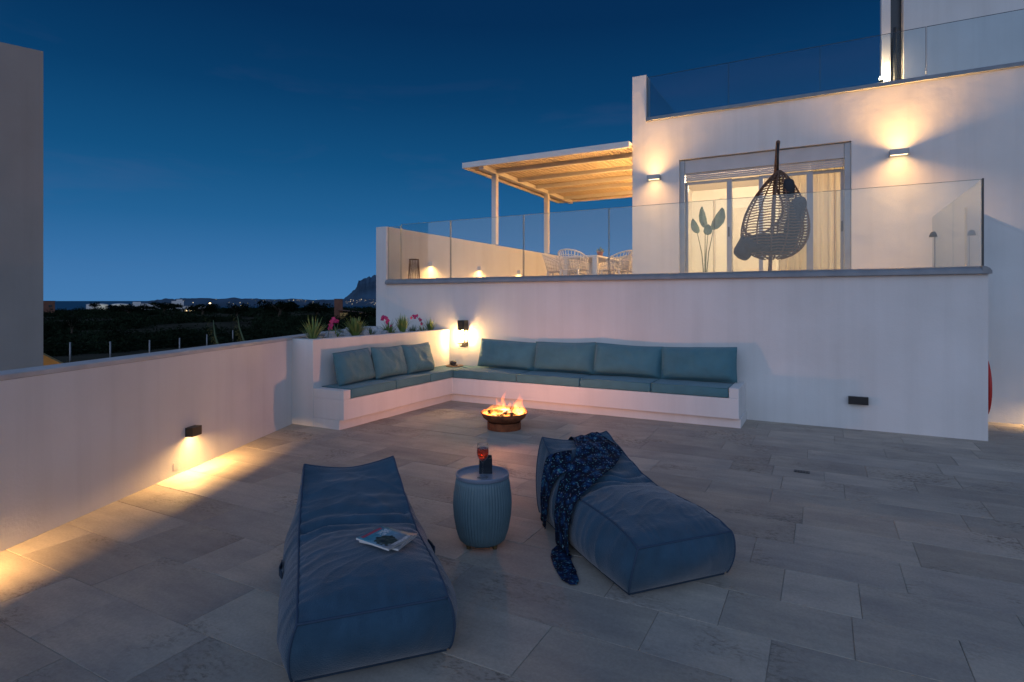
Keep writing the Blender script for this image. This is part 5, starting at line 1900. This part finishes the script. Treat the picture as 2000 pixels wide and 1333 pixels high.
def bag_side(a, v, sg, sd):
    p = top_edge(a, sg).lerp(bot_edge(a, sg), v)
    e = math.sin(math.pi * v) ** 0.7
    ee = e * min(1, a * 8 + 0.0) * min(1, (1 - a) * 8)
    p.x += e * (-0.020 * max(0, 1 - a / 0.3) ** 2 + 0.030 * max(0, 1 - (1 - a) / 0.3) ** 2)
    p.y += sg * (e * (0.020 + 0.066 * math.sin(math.pi * a) ** 0.5 * (1 - 0.75 * a)) + ee * fold(p, sd + 3 * sg) * 1.5 + WRINKLE * 0.005 * math.exp(-v / 0.14) * math.sin(a * 95 + sd + 3 * noise.noise(Vector((a * 9, sd, 1)))) * min(1, v * 20) * min(1, a * 20) * min(1, (1 - a) * 20))
    return p


def bag_front(b, v, sd):
    p = top_edge(0, 1).lerp(top_edge(0, -1), b).lerp(bot_edge(0, 1).lerp(bot_edge(0, -1), b), v)
    u = 2 * b - 1
    e = math.sin(math.pi * v) ** 0.7
    p.y -= u * 0.020 * e
    p.x -= e * (0.020 + 0.042 * (1 - u * u)) - e * min(1, (1 - abs(u)) * 8) * fold(p, sd + 9) * 1.1
    p.x -= WRINKLE * 0.004 * math.exp(-v / 0.16) * math.sin(b * 60 + sd + 3 * noise.noise(Vector((b * 6, sd, 5)))) * min(1, v * 15) * min(1, (1 - abs(u)) * 20)
    return p


def bag_back(b, v, sd):
    p = top_edge(1, 1).lerp(top_edge(1, -1), b).lerp(bot_edge(1, 1).lerp(bot_edge(1, -1), b), v)
    u = 2 * b - 1
    k = 1 - u * u
    e = math.sin(math.pi * v) ** 0.7
    p.y -= u * 0.020 * e
    p.x += e * (0.026 + 0.045 * k)
    p.z -= 0.045 * (1 - abs(u) ** 1.6) * (1 - v) ** 3
    return p


def bean_bag(origin, rz, label, sd):
    t = thing("bean_bag", label, "bean bag", (origin[0], origin[1], 0), rz, "blue grey bean bag loungers on the patio")
    b = MB()
    na_, nb_ = 150, 70
    b.grid(lambda u, v: bag_top(v, u, sd), nb_, na_)
    for sg in (1, -1):
        g2 = MB().grid(lambda u, v: bag_side(u, v, sg, sd), na_, 18)
        if sg < 0:
            g2.f = [f[::-1] for f in g2.f]
        b.add(g2.v, g2.f)
    b.grid(lambda u, v: bag_front(u, v, sd), nb_, 18)
    g2 = MB().grid(lambda u, v: bag_back(u, v, sd), nb_, 18)
    g2.f = [f[::-1] for f in g2.f]
    b.add(g2.v, g2.f)
    b.build("body", M['bag'], t, smooth=True, weld=True, local=True, auto=48)
    pr_ = 0.0052
    for sg in (1, -1):
        MB().tube([bag_top(k / 48, 0 if sg > 0 else 1, sd) for k in range(49)], pr_, 6).build("piping", M['bag_pipe'], t, smooth=True, local=True)
        MB().tube([bag_side(0, k / 12, sg, sd) for k in range(13)], pr_, 6).build("piping", M['bag_pipe'], t, smooth=True, local=True)
        MB().tube([bag_side(1, k / 12, sg, sd) for k in range(13)], pr_, 6).build("piping", M['bag_pipe'], t, smooth=True, local=True)
    MB().tube([bag_top(0, k / 24, sd) for k in range(25)], pr_, 6).build("piping", M['bag_pipe'], t, smooth=True, local=True)
    MB().tube([bag_top(1, k / 24, sd) for k in range(25)], pr_, 6).build("piping", M['bag_pipe'], t, smooth=True, local=True)
    # carrying straps low on the sides
    for sg in (1, -1):
        pth = []
        for k in range(9):
            a = 0.47 + 0.10 * k / 8
            p = bag_side(a, 0.38, sg, sd)
            p.y += sg * (0.005 + 0.012 * math.sin(math.pi * k / 8))
            pth.append(p)
        vs, fs = [], []
        for p in pth:
            vs += [p + Vector((0, 0, 0.017)), p - Vector((0, 0, 0.017))]
        for k in range(8):
            fs.append((2 * k, 2 * k + 1, 2 * k + 3, 2 * k + 2))
        o = MB().add(vs, fs).build("strap", M['bag_base'], t, local=True)
        o.modifiers.new("thick", 'SOLIDIFY').thickness = 0.004
    # dark cloth of the underside showing as a band round the foot
    ring = [bot_edge(k / 20, 1) for k in range(21)] + [bot_edge(1 - k / 20, -1) for k in range(21)]
    b = MB().prism([(p.x * 0.985 + 0.009, p.y * 0.975) for p in ring], 0.001, 0.018)
    b.build("underside", M['bag_base'], t, local=True)
    return t


AL = math.atan2(0.665, -0.747)
AR = math.atan2(0.645, -0.764)
bagL = bean_bag((-1.602, 1.819), AL, "blue grey bean bag lounger on the left with magazines lying on it", 2.0)
bagR = bean_bag((-0.651, 3.110), AR, "blue grey bean bag lounger on the right with a patterned scarf thrown over it", 17.0)

# ---- scarf over the right bean bag
WRINKLE = 0.0
SD = 17.0


def drape(s, q):
    """point on the right bean bag in its own axes; q < 0 is the side nearer the small table (+y there)"""
    if s > S1:
        b_ = min(1, max(0, 0.5 + q / 0.524))
        return bag_back(b_, min(1, (s - S1) / 0.6), SD)
    a = (s - S0) / (S1 - S0)
    hw = top_edge(a, 1).y
    if -hw <= q <= hw:
        return bag_top(a, 0.5 + 0.5 * q / hw, SD)
    d = -q - hw
    ln = (top_edge(a, 1) - bot_edge(a, 1)).length
    wide = bag_side(a, 0.42, 1, SD).y
    if d <= ln:
        p = bag_side(a, min(1, d / ln), 1, SD)
        p.z = max(0.004, p.z * 1.1 - 0.034)
        if d / ln > 0.42:
            p.y = max(p.y, wide)
        return p
    p = bag_side(a, 1.0, 1, SD)
    return Vector((p.x, wide + (d - ln), 0.004 + 0.02 * max(0, 1 - (d - ln) / 0.08)))


def scarf_strip(rowsL, nv, nu, seed, amp):
    def row(v):
        k = v * (len(rowsL) - 1)
        i = min(int(k), len(rowsL) - 2)
        f = k - i
        f = f
        a_, b_ = rowsL[i], rowsL[i + 1]
        return [a_[j] * (1 - f) + b_[j] * f for j in range(4)]

    def pt(u, v):
        r_ = row(v)
        return drape(r_[0] * (1 - u) + r_[2] * u, r_[1] * (1 - u) + r_[3] * u)

    def fn(u, v):
        e = 0.02
        p = pt(u, v)
        du = pt(min(1, u + e), v) - pt(max(0, u - e), v)
        dv_ = pt(u, min(1, v + e)) - pt(u, max(0, v - e))
        n = du.cross(dv_)
        n = n.normalized() if n.length > 1e-9 else Vector((0, 0, 1))
        cen = Vector((0.55, 0, 0.15))
        if n.dot(p - cen) < 0:
            n = -n
        fo = amp * (0.5 + 0.5 * math.sin(u * 15 + 1.6 * math.sin(v * 4 + seed) + seed)) + 0.3 * amp * (0.5 + 0.5 * math.sin(u * 29 + v * 4 + seed * 2))
        fo += 0.4 * amp * noise.noise(Vector((u * 3, v * 8, seed)))
        q = p + n * (0.021 + max(0, fo))
        q.z = max(q.z, 0.006)
        return q
    return MB().grid(fn, nu, nv)


sc_m = bpy.data.materials.new("floral_scarf")
sc_m.use_nodes = True
nt = sc_m.node_tree
L_ = nt.links.new
pb = nt.nodes["Principled BSDF"]
pb.inputs["Roughness"].default_value = 0.8
pb.inputs["Sheen Weight"].default_value = 0.0
pb.inputs["Specular IOR Level"].default_value = 0.2
tcn = nt.nodes.new("ShaderNodeTexCoord")
vo = nt.nodes.new("ShaderNodeTexVoronoi")
vo.inputs["Scale"].default_value = 62
L_(tcn.outputs["Object"], vo.inputs["Vector"])
vo2 = nt.nodes.new("ShaderNodeTexVoronoi")
vo2.inputs["Scale"].default_value = 24
vo2.feature = 'SMOOTH_F1'
L_(tcn.outputs["Object"], vo2.inputs["Vector"])
nz_ = nt.nodes.new("ShaderNodeTexNoise")
nz_.inputs["Scale"].default_value = 85
nz_.inputs["Detail"].default_value = 3
L_(tcn.outputs["Object"], nz_.inputs["Vector"])


def rmp(src, stops):
    r = nt.nodes.new("ShaderNodeValToRGB")
    el = r.color_ramp.elements
    while len(el) < len(stops):
        el.new(0.5)
    for e, (p, c) in zip(el, stops):
        e.position = p
        e.color = (*c, 1)
    L_(src, r.inputs[0])
    return r.outputs[0]


def mixn(f, a, b):
    x = nt.nodes.new("ShaderNodeMix")
    x.data_type = 'RGBA'
    L_(f, x.inputs[0])
    L_(a, x.inputs[6])
    L_(b, x.inputs[7])
    return x.outputs[2]


dots = rmp(vo.outputs["Distance"], [(0.0, (1, 1, 1)), (0.22, (1, 1, 1)), (0.34, (0, 0, 0)), (1, (0, 0, 0))])
flow = rmp(vo2.outputs["Distance"], [(0.0, (0.07, 0.26, 0.26)), (0.13, (0.025, 0.11, 0.20)), (0.28, (0.008, 0.035, 0.11)), (0.50, (0.003, 0.009, 0.028)), (1, (0.003, 0.007, 0.022))])
dcol = rmp(vo.outputs["Color"], [(0.0, (0.04, 0.22, 0.22)), (0.35, (0.03, 0.11, 0.20)), (0.6, (0.10, 0.27, 0.25)), (0.8, (0.24, 0.30, 0.34)), (1.0, (0.20, 0.07, 0.07))])
c1 = mixn(dots, flow, dcol)
fine = rmp(nz_.outputs[0], [(0.0, (0.3, 0.3, 0.35)), (0.42, (0.4, 0.42, 0.5)), (0.55, (1, 1, 1)), (1, (1.25, 1.25, 1.25))])
x_ = nt.nodes.new("ShaderNodeMix")
x_.data_type = 'RGBA'
x_.blend_type = 'MULTIPLY'
x_.inputs[0].default_value = 1
L_(c1, x_.inputs[6])
L_(fine, x_.inputs[7])
L_(x_.outputs[2], pb.inputs["Base Color"])
M['scarf'] = sc_m
# row: s,q of the left edge, s,q of the right edge
ROWA = [(1.46, -0.04, 1.46, 0.20), (1.32, -0.04, 1.32, 0.20), (1.19, -0.03, 1.19, 0.18), (1.10, -0.055, 1.08, 0.215), (1.02, -0.085, 0.97, 0.245), (0.95, -0.13, 0.86, 0.15),
        (0.88, -0.19, 0.75, 0.02), (0.82, -0.26, 0.66, -0.12), (0.77, -0.33, 0.58, -0.25), (0.735, -0.41, 0.535, -0.36), (0.715, -0.49, 0.51, -0.46), (0.70, -0.56, 0.495, -0.54), (0.675, -0.62, 0.485, -0.60),
        (0.61, -0.675, 0.46, -0.625), (0.53, -0.715, 0.41, -0.64), (0.43, -0.745, 0.35, -0.655), (0.33, -0.765, 0.27, -0.675), (0.24, -0.78, 0.20, -0.70), (0.18, -0.765, 0.165, -0.73)]
ROWB = [(1.00, -0.13, 0.84, -0.22), (1.005, -0.24, 0.84, -0.31), (1.00, -0.35, 0.86, -0.38), (0.99, -0.46, 0.87, -0.48), (0.995, -0.56, 0.885, -0.57), (1.00, -0.635, 0.90, -0.64)]
scf = thing("scarf", "dark blue floral patterned scarf hanging over the back of the right bean bag", "scarf", (-0.651, 3.110, 0.0), AR)
o = scarf_strip(ROWA, 140, 44, 1.0, 0.0075).build("cloth", M['scarf'], scf, smooth=True, local=True)
o.modifiers.new("thick", 'SOLIDIFY').thickness = 0.003
o = scarf_strip(ROWB, 60, 22, 3.0, 0.010).build("cloth_end", M['scarf'], scf, smooth=True, local=True)
o.modifiers.new("thick", 'SOLIDIFY').thickness = 0.003

WRINKLE = 1.0

# ---- ribbed drum side table
sx0, sy0 = -1.857, 3.09
tb = thing("side_table", "blue grey ribbed ceramic drum table standing between the bean bags", "side table", (sx0, sy0, 0))
rib = lambda q, z: 1 - 0.032 * (1 - abs(math.sin(q * 28)) ** 0.6)
MB().lathe([(0.122, 0.022), (0.143, 0.04), (0.163, 0.10), (0.177, 0.18), (0.182, 0.25), (0.178, 0.32), (0.168, 0.385), (0.161, 0.416)], (sx0, sy0, 0), 512, rfun=rib).build("body", M['ceramic'], tb, smooth=True)
MB().lathe([(0.161, 0.4165), (0.165, 0.422), (0.165, 0.436), (0.161, 0.440), (0.156, 0.438), (0.154, 0.4285), (0.10, 0.4280)], (sx0, sy0, 0), 64, cap0=False).build("tray", M['tabletop'], tb, smooth=True, auto=40)
for k in range(4):
    q = R(45 + 90 * k + 28)
    MB().lathe([(0.013, 0.0), (0.015, 0.024)], (sx0 + 0.112 * math.cos(q), sy0 + 0.112 * math.sin(q), 0.0005), 12).build("foot", M['brass'], tb, smooth=True, auto=40)

TZ = 0.4285
gx, gy = -1.715, 2.845
gx, gy = sx0 + 0.035, sy0 - 0.055
gl = thing("wine_glass", "stemmed wine glass of red drink standing on the drum table", "wine glass", (gx, gy, TZ))
MB().lathe([(0.034, 0.0), (0.034, 0.003), (0.010, 0.007), (0.0042, 0.016), (0.0038, 0.085), (0.007, 0.094), (0.022, 0.105), (0.034, 0.128), (0.0375, 0.150), (0.0355, 0.180), (0.0315, 0.207),
            (0.0302, 0.207), (0.0340, 0.180), (0.0360, 0.150), (0.0325, 0.129), (0.020, 0.107), (0.004, 0.099)], (gx, gy, TZ + 0.0005), 40).build("glass", M['clear'], gl, smooth=True)
dm = bpy.data.materials.new("red_drink")
dm.use_nodes = True
pb = dm.node_tree.nodes["Principled BSDF"]
pb.inputs["Base Color"].default_value = (0.95, 0.10, 0.035, 1)
pb.inputs["Transmission Weight"].default_value = 0.85
pb.inputs["Roughness"].default_value = 0.12
pb.inputs["IOR"].default_value = 1.34
MB().lathe([(0.004, 0.1005), (0.0195, 0.1085), (0.0318, 0.130), (0.0352, 0.150), (0.0336, 0.176)], (gx, gy, TZ + 0.0005), 32).build("drink", dm, gl, smooth=True, auto=60)
b = MB()
for k in range(3):
    b.obox((gx + 0.012 * math.cos(k * 2.1), gy + 0.012 * math.sin(k * 2.1), TZ + 0.170 + 0.004 * k), (0.017, 0.017, 0.017), Matrix.Rotation(k * 0.8, 3, 'Z') @ Matrix.Rotation(0.5, 3, 'X'))
b.build("ice", M['clear'], gl)
MB().grid(lambda u, v: (gx - 0.016 + 0.03 * v, gy - 0.012 + 0.012 * (2 * u - 1) * math.sin(math.pi * v), TZ + 0.180 + 0.02 * v), 4, 6).build("mint_leaf", M['leaf'], gl, smooth=True)
hd = thing("candle_holder", "square dark candle holder standing behind the wine glass", "candle holder", (sx0 + 0.005, sy0 + 0.055, TZ))
hm = Matrix.Rotation(R(33), 3, 'Z')
hc = Vector((sx0 - 0.005, sy0 + 0.045, TZ + 0.001))
for k in range(4):
    mk = hm @ Matrix.Rotation(k * math.pi / 2, 3, 'Z')
    MB().obox(hc + mk @ Vector((0, 0.036, 0.0475)), (0.0665 if k % 2 else 0.078, 0.006 if k % 2 == 0 else 0.006, 0.095), mk).build("side", M['wax'], hd, bevel=0.002, seg=1) if False else None
b = MB()
prof_ = [(0.041, 0.0), (0.041, 0.095), (0.034, 0.095), (0.034, 0.01)]
sq = lambda q, z: 1.0 / max(abs(math.cos(q - R(33))), abs(math.sin(q - R(33)))) ** 0.92
b.lathe(prof_, hc, 64, rfun=sq)
b.build("box", M['wax'], hd, smooth=True, auto=30)
MB().lathe([(0.022, 0.011), (0.022, 0.04)], hc, 20).build("candle", mat("candle_wax", (0.6, 0.55, 0.45), 0.6), hd, smooth=True, auto=40)

# ---- magazines on the left bean bag
cv = bpy.data.materials.new("magazine_cover")
cv.use_nodes = True
nt = cv.node_tree
L_ = nt.links.new
pb = nt.nodes["Principled BSDF"]
pb.inputs["Roughness"].default_value = 0.28
tcn = nt.nodes.new("ShaderNodeTexCoord")
sp_ = nt.nodes.new("ShaderNodeSeparateXYZ")
L_(tcn.outputs["Generated"], sp_.inputs[0])


def mth(op, a, b=None, c=None, clamp=False):
    n = nt.nodes.new("ShaderNodeMath")
    n.operation = op
    n.use_clamp = clamp
    for i, v in enumerate((a, b, c)):
        if v is None: continue
        if isinstance(v, (int, float)): n.inputs[i].default_value = v
        else: L_(v, n.inputs[i])
    return n.outputs[0]


def rgb(c):
    n = nt.nodes.new("ShaderNodeRGB")
    n.outputs[0].default_value = (*c, 1)
    return n.outputs[0]


def band(v, lo, hi):
    return mth('MULTIPLY', mth('GREATER_THAN', v, lo), mth('LESS_THAN', v, hi))


X_, Y_ = sp_.outputs[0], sp_.outputs[1]
nzc = nt.nodes.new("ShaderNodeTexNoise")
nzc.inputs["Scale"].default_value = 9
nzc.inputs["Detail"].default_value = 6
L_(tcn.outputs["Generated"], nzc.inputs["Vector"])
sky_ = rmp(Y_, [(0.0, (0.30, 0.28, 0.27)), (0.16, (0.18, 0.21, 0.24)), (0.45, (0.18, 0.30, 0.38)), (0.75, (0.05, 0.24, 0.32)), (1.0, (0.12, 0.26, 0.32))])
wv = rmp(nzc.outputs[0], [(0.3, (0.75, 0.75, 0.78)), (0.7, (1.3, 1.25, 1.2))])
xm = nt.nodes.new("ShaderNodeMix"); xm.data_type = 'RGBA'; xm.blend_type = 'MULTIPLY'; xm.inputs[0].default_value = 0.8
L_(sky_, xm.inputs[6]); L_(wv, xm.inputs[7])
colr = xm.outputs[2]
# a dark rocky headland with greenery on the cover picture
hill = mth('ADD', mth('MULTIPLY', mth('SUBTRACT', X_, 0.36), mth('SUBTRACT', X_, 0.36)), mth('MULTIPLY', mth('SUBTRACT', Y_, 0.36), mth('SUBTRACT', Y_, 0.36)))
hill = mth('LESS_THAN', mth('ADD', hill, mth('MULTIPLY', mth('SUBTRACT', nzc.outputs[0], 0.5), 0.22)), 0.072)
hcol = rmp(nzc.outputs[0], [(0.35, (0.012, 0.014, 0.016)), (0.52, (0.035, 0.055, 0.025)), (0.62, (0.13, 0.12, 0.10)), (0.75, (0.03, 0.03, 0.03))])
colr = mixn(hill, colr, hcol)
# masthead: a row of red letter-like strokes too small to read; pale lines of small type below
st = nt.nodes.new("ShaderNodeTexVoronoi")
st.inputs["Scale"].default_value = 1.0
mpn = nt.nodes.new("ShaderNodeMapping")
mpn.inputs["Scale"].default_value = (26, 22, 1)
L_(tcn.outputs["Generated"], mpn.inputs[0])
L_(mpn.outputs[0], st.inputs["Vector"])
strokes = mth('GREATER_THAN', st.outputs["Distance"], 0.22)
mast = mth('MULTIPLY', mth('MULTIPLY', band(Y_, 0.855, 0.955), band(X_, 0.10, 0.86)), strokes)
colr = mixn(mast, colr, rgb((0.50, 0.05, 0.07)))
typ = mth('MULTIPLY', mth('MULTIPLY', band(Y_, 0.04, 0.13), band(X_, 0.25, 0.92)), mth('GREATER_THAN', st.outputs["Distance"], 0.42))
colr = mixn(typ, colr, rgb((0.55, 0.50, 0.48)))
typ2 = mth('MULTIPLY', mth('MULTIPLY', band(Y_, 0.58, 0.80), band(X_, 0.52, 0.9)), mth('GREATER_THAN', st.outputs["Distance"], 0.52))
colr = mixn(typ2, colr, rgb((0.60, 0.60, 0.60)))
L_(colr, pb.inputs["Base Color"])
M['cover'] = cv


def magazine(c, ang_, tilt, label, w_=0.165, h_=0.212):
    t = thing("magazine", label, "magazine", c, 0, "magazines on the left bean bag")
    m3 = tilt @ Matrix.Rotation(ang_, 3, 'Z')
    c = Vector(c)
    MB().obox(c + m3 @ Vector((0, 0, 0.004)), (w_ - 0.004, h_ - 0.004, 0.006), m3).build("pages", M['paper'], t)
    # cover sheet with its own axes so that the print follows it; a little curl at the free corner
    me = MB().grid(lambda u, v: ((u - 0.5) * w_, (v - 0.5) * h_, 0.0078 + 0.010 * max(0, u - 0.6) ** 2 * 4 * (1 - v)), 8, 8)
    o = me.build("cover", M['cover'], t, smooth=True, local=True)
    o.rotation_euler = m3.to_euler()
    o.modifiers.new("thick", 'SOLIDIFY').thickness = 0.0006
    MB().obox(c + m3 @ Vector((-w_ / 2 + 0.0005, 0, 0.004)), (0.002, h_ - 0.002, 0.0075), m3).build("spine", M['white'], t)
    return t


# frame of the seat there
def on_bag(origin, rz, a, b, sd, eps=0.02):
    m = Matrix.Translation((origin[0], origin[1], 0)) @ Matrix.Rotation(rz, 4, 'Z')
    p = m @ bag_top(a, b, sd)
    e1 = m @ bag_top(a + 0.09, b, sd) - m @ bag_top(a - 0.09, b, sd)
    e2 = m @ bag_top(a, b - 0.2, sd) - m @ bag_top(a, b + 0.2, sd)
    n = e2.cross(e1).normalized()
    if n.z < 0: n = -n
    return p, n


pm, nm = on_bag((-1.602, 1.819), AL, 0.30, 0.56, 2.0)
tilt = Vector((0, 0, 1)).rotation_difference(nm).to_matrix()
magazine(Vector((-1.800, 2.140, 0)) + Vector((0, 0, pm.z + 0.010)), R(97), tilt, "second magazine under the glossy one, its pale page corner sticking out")
magazine(Vector((-1.806, 2.122, 0)) + Vector((0, 0, pm.z + 0.0195)), R(87), tilt, "glossy magazine with a blue cover and red title on the left bean bag", 0.168, 0.205)

# ---- floor drain
dr = thing("floor_drain", "small dark slot drain let into the patio tiles", "drain", (-0.163, 5.70, 0.0))
MB().box(-0.225, -0.100, 5.665, 5.735, 0.0005, 0.0040).build("frame", M['alu_dark'], dr)
for k in range(5):
    MB().box(-0.215 + k * 0.022, -0.203 + k * 0.022, 5.672, 5.728, 0.0042, 0.0062).build("bar", M['black'], dr)
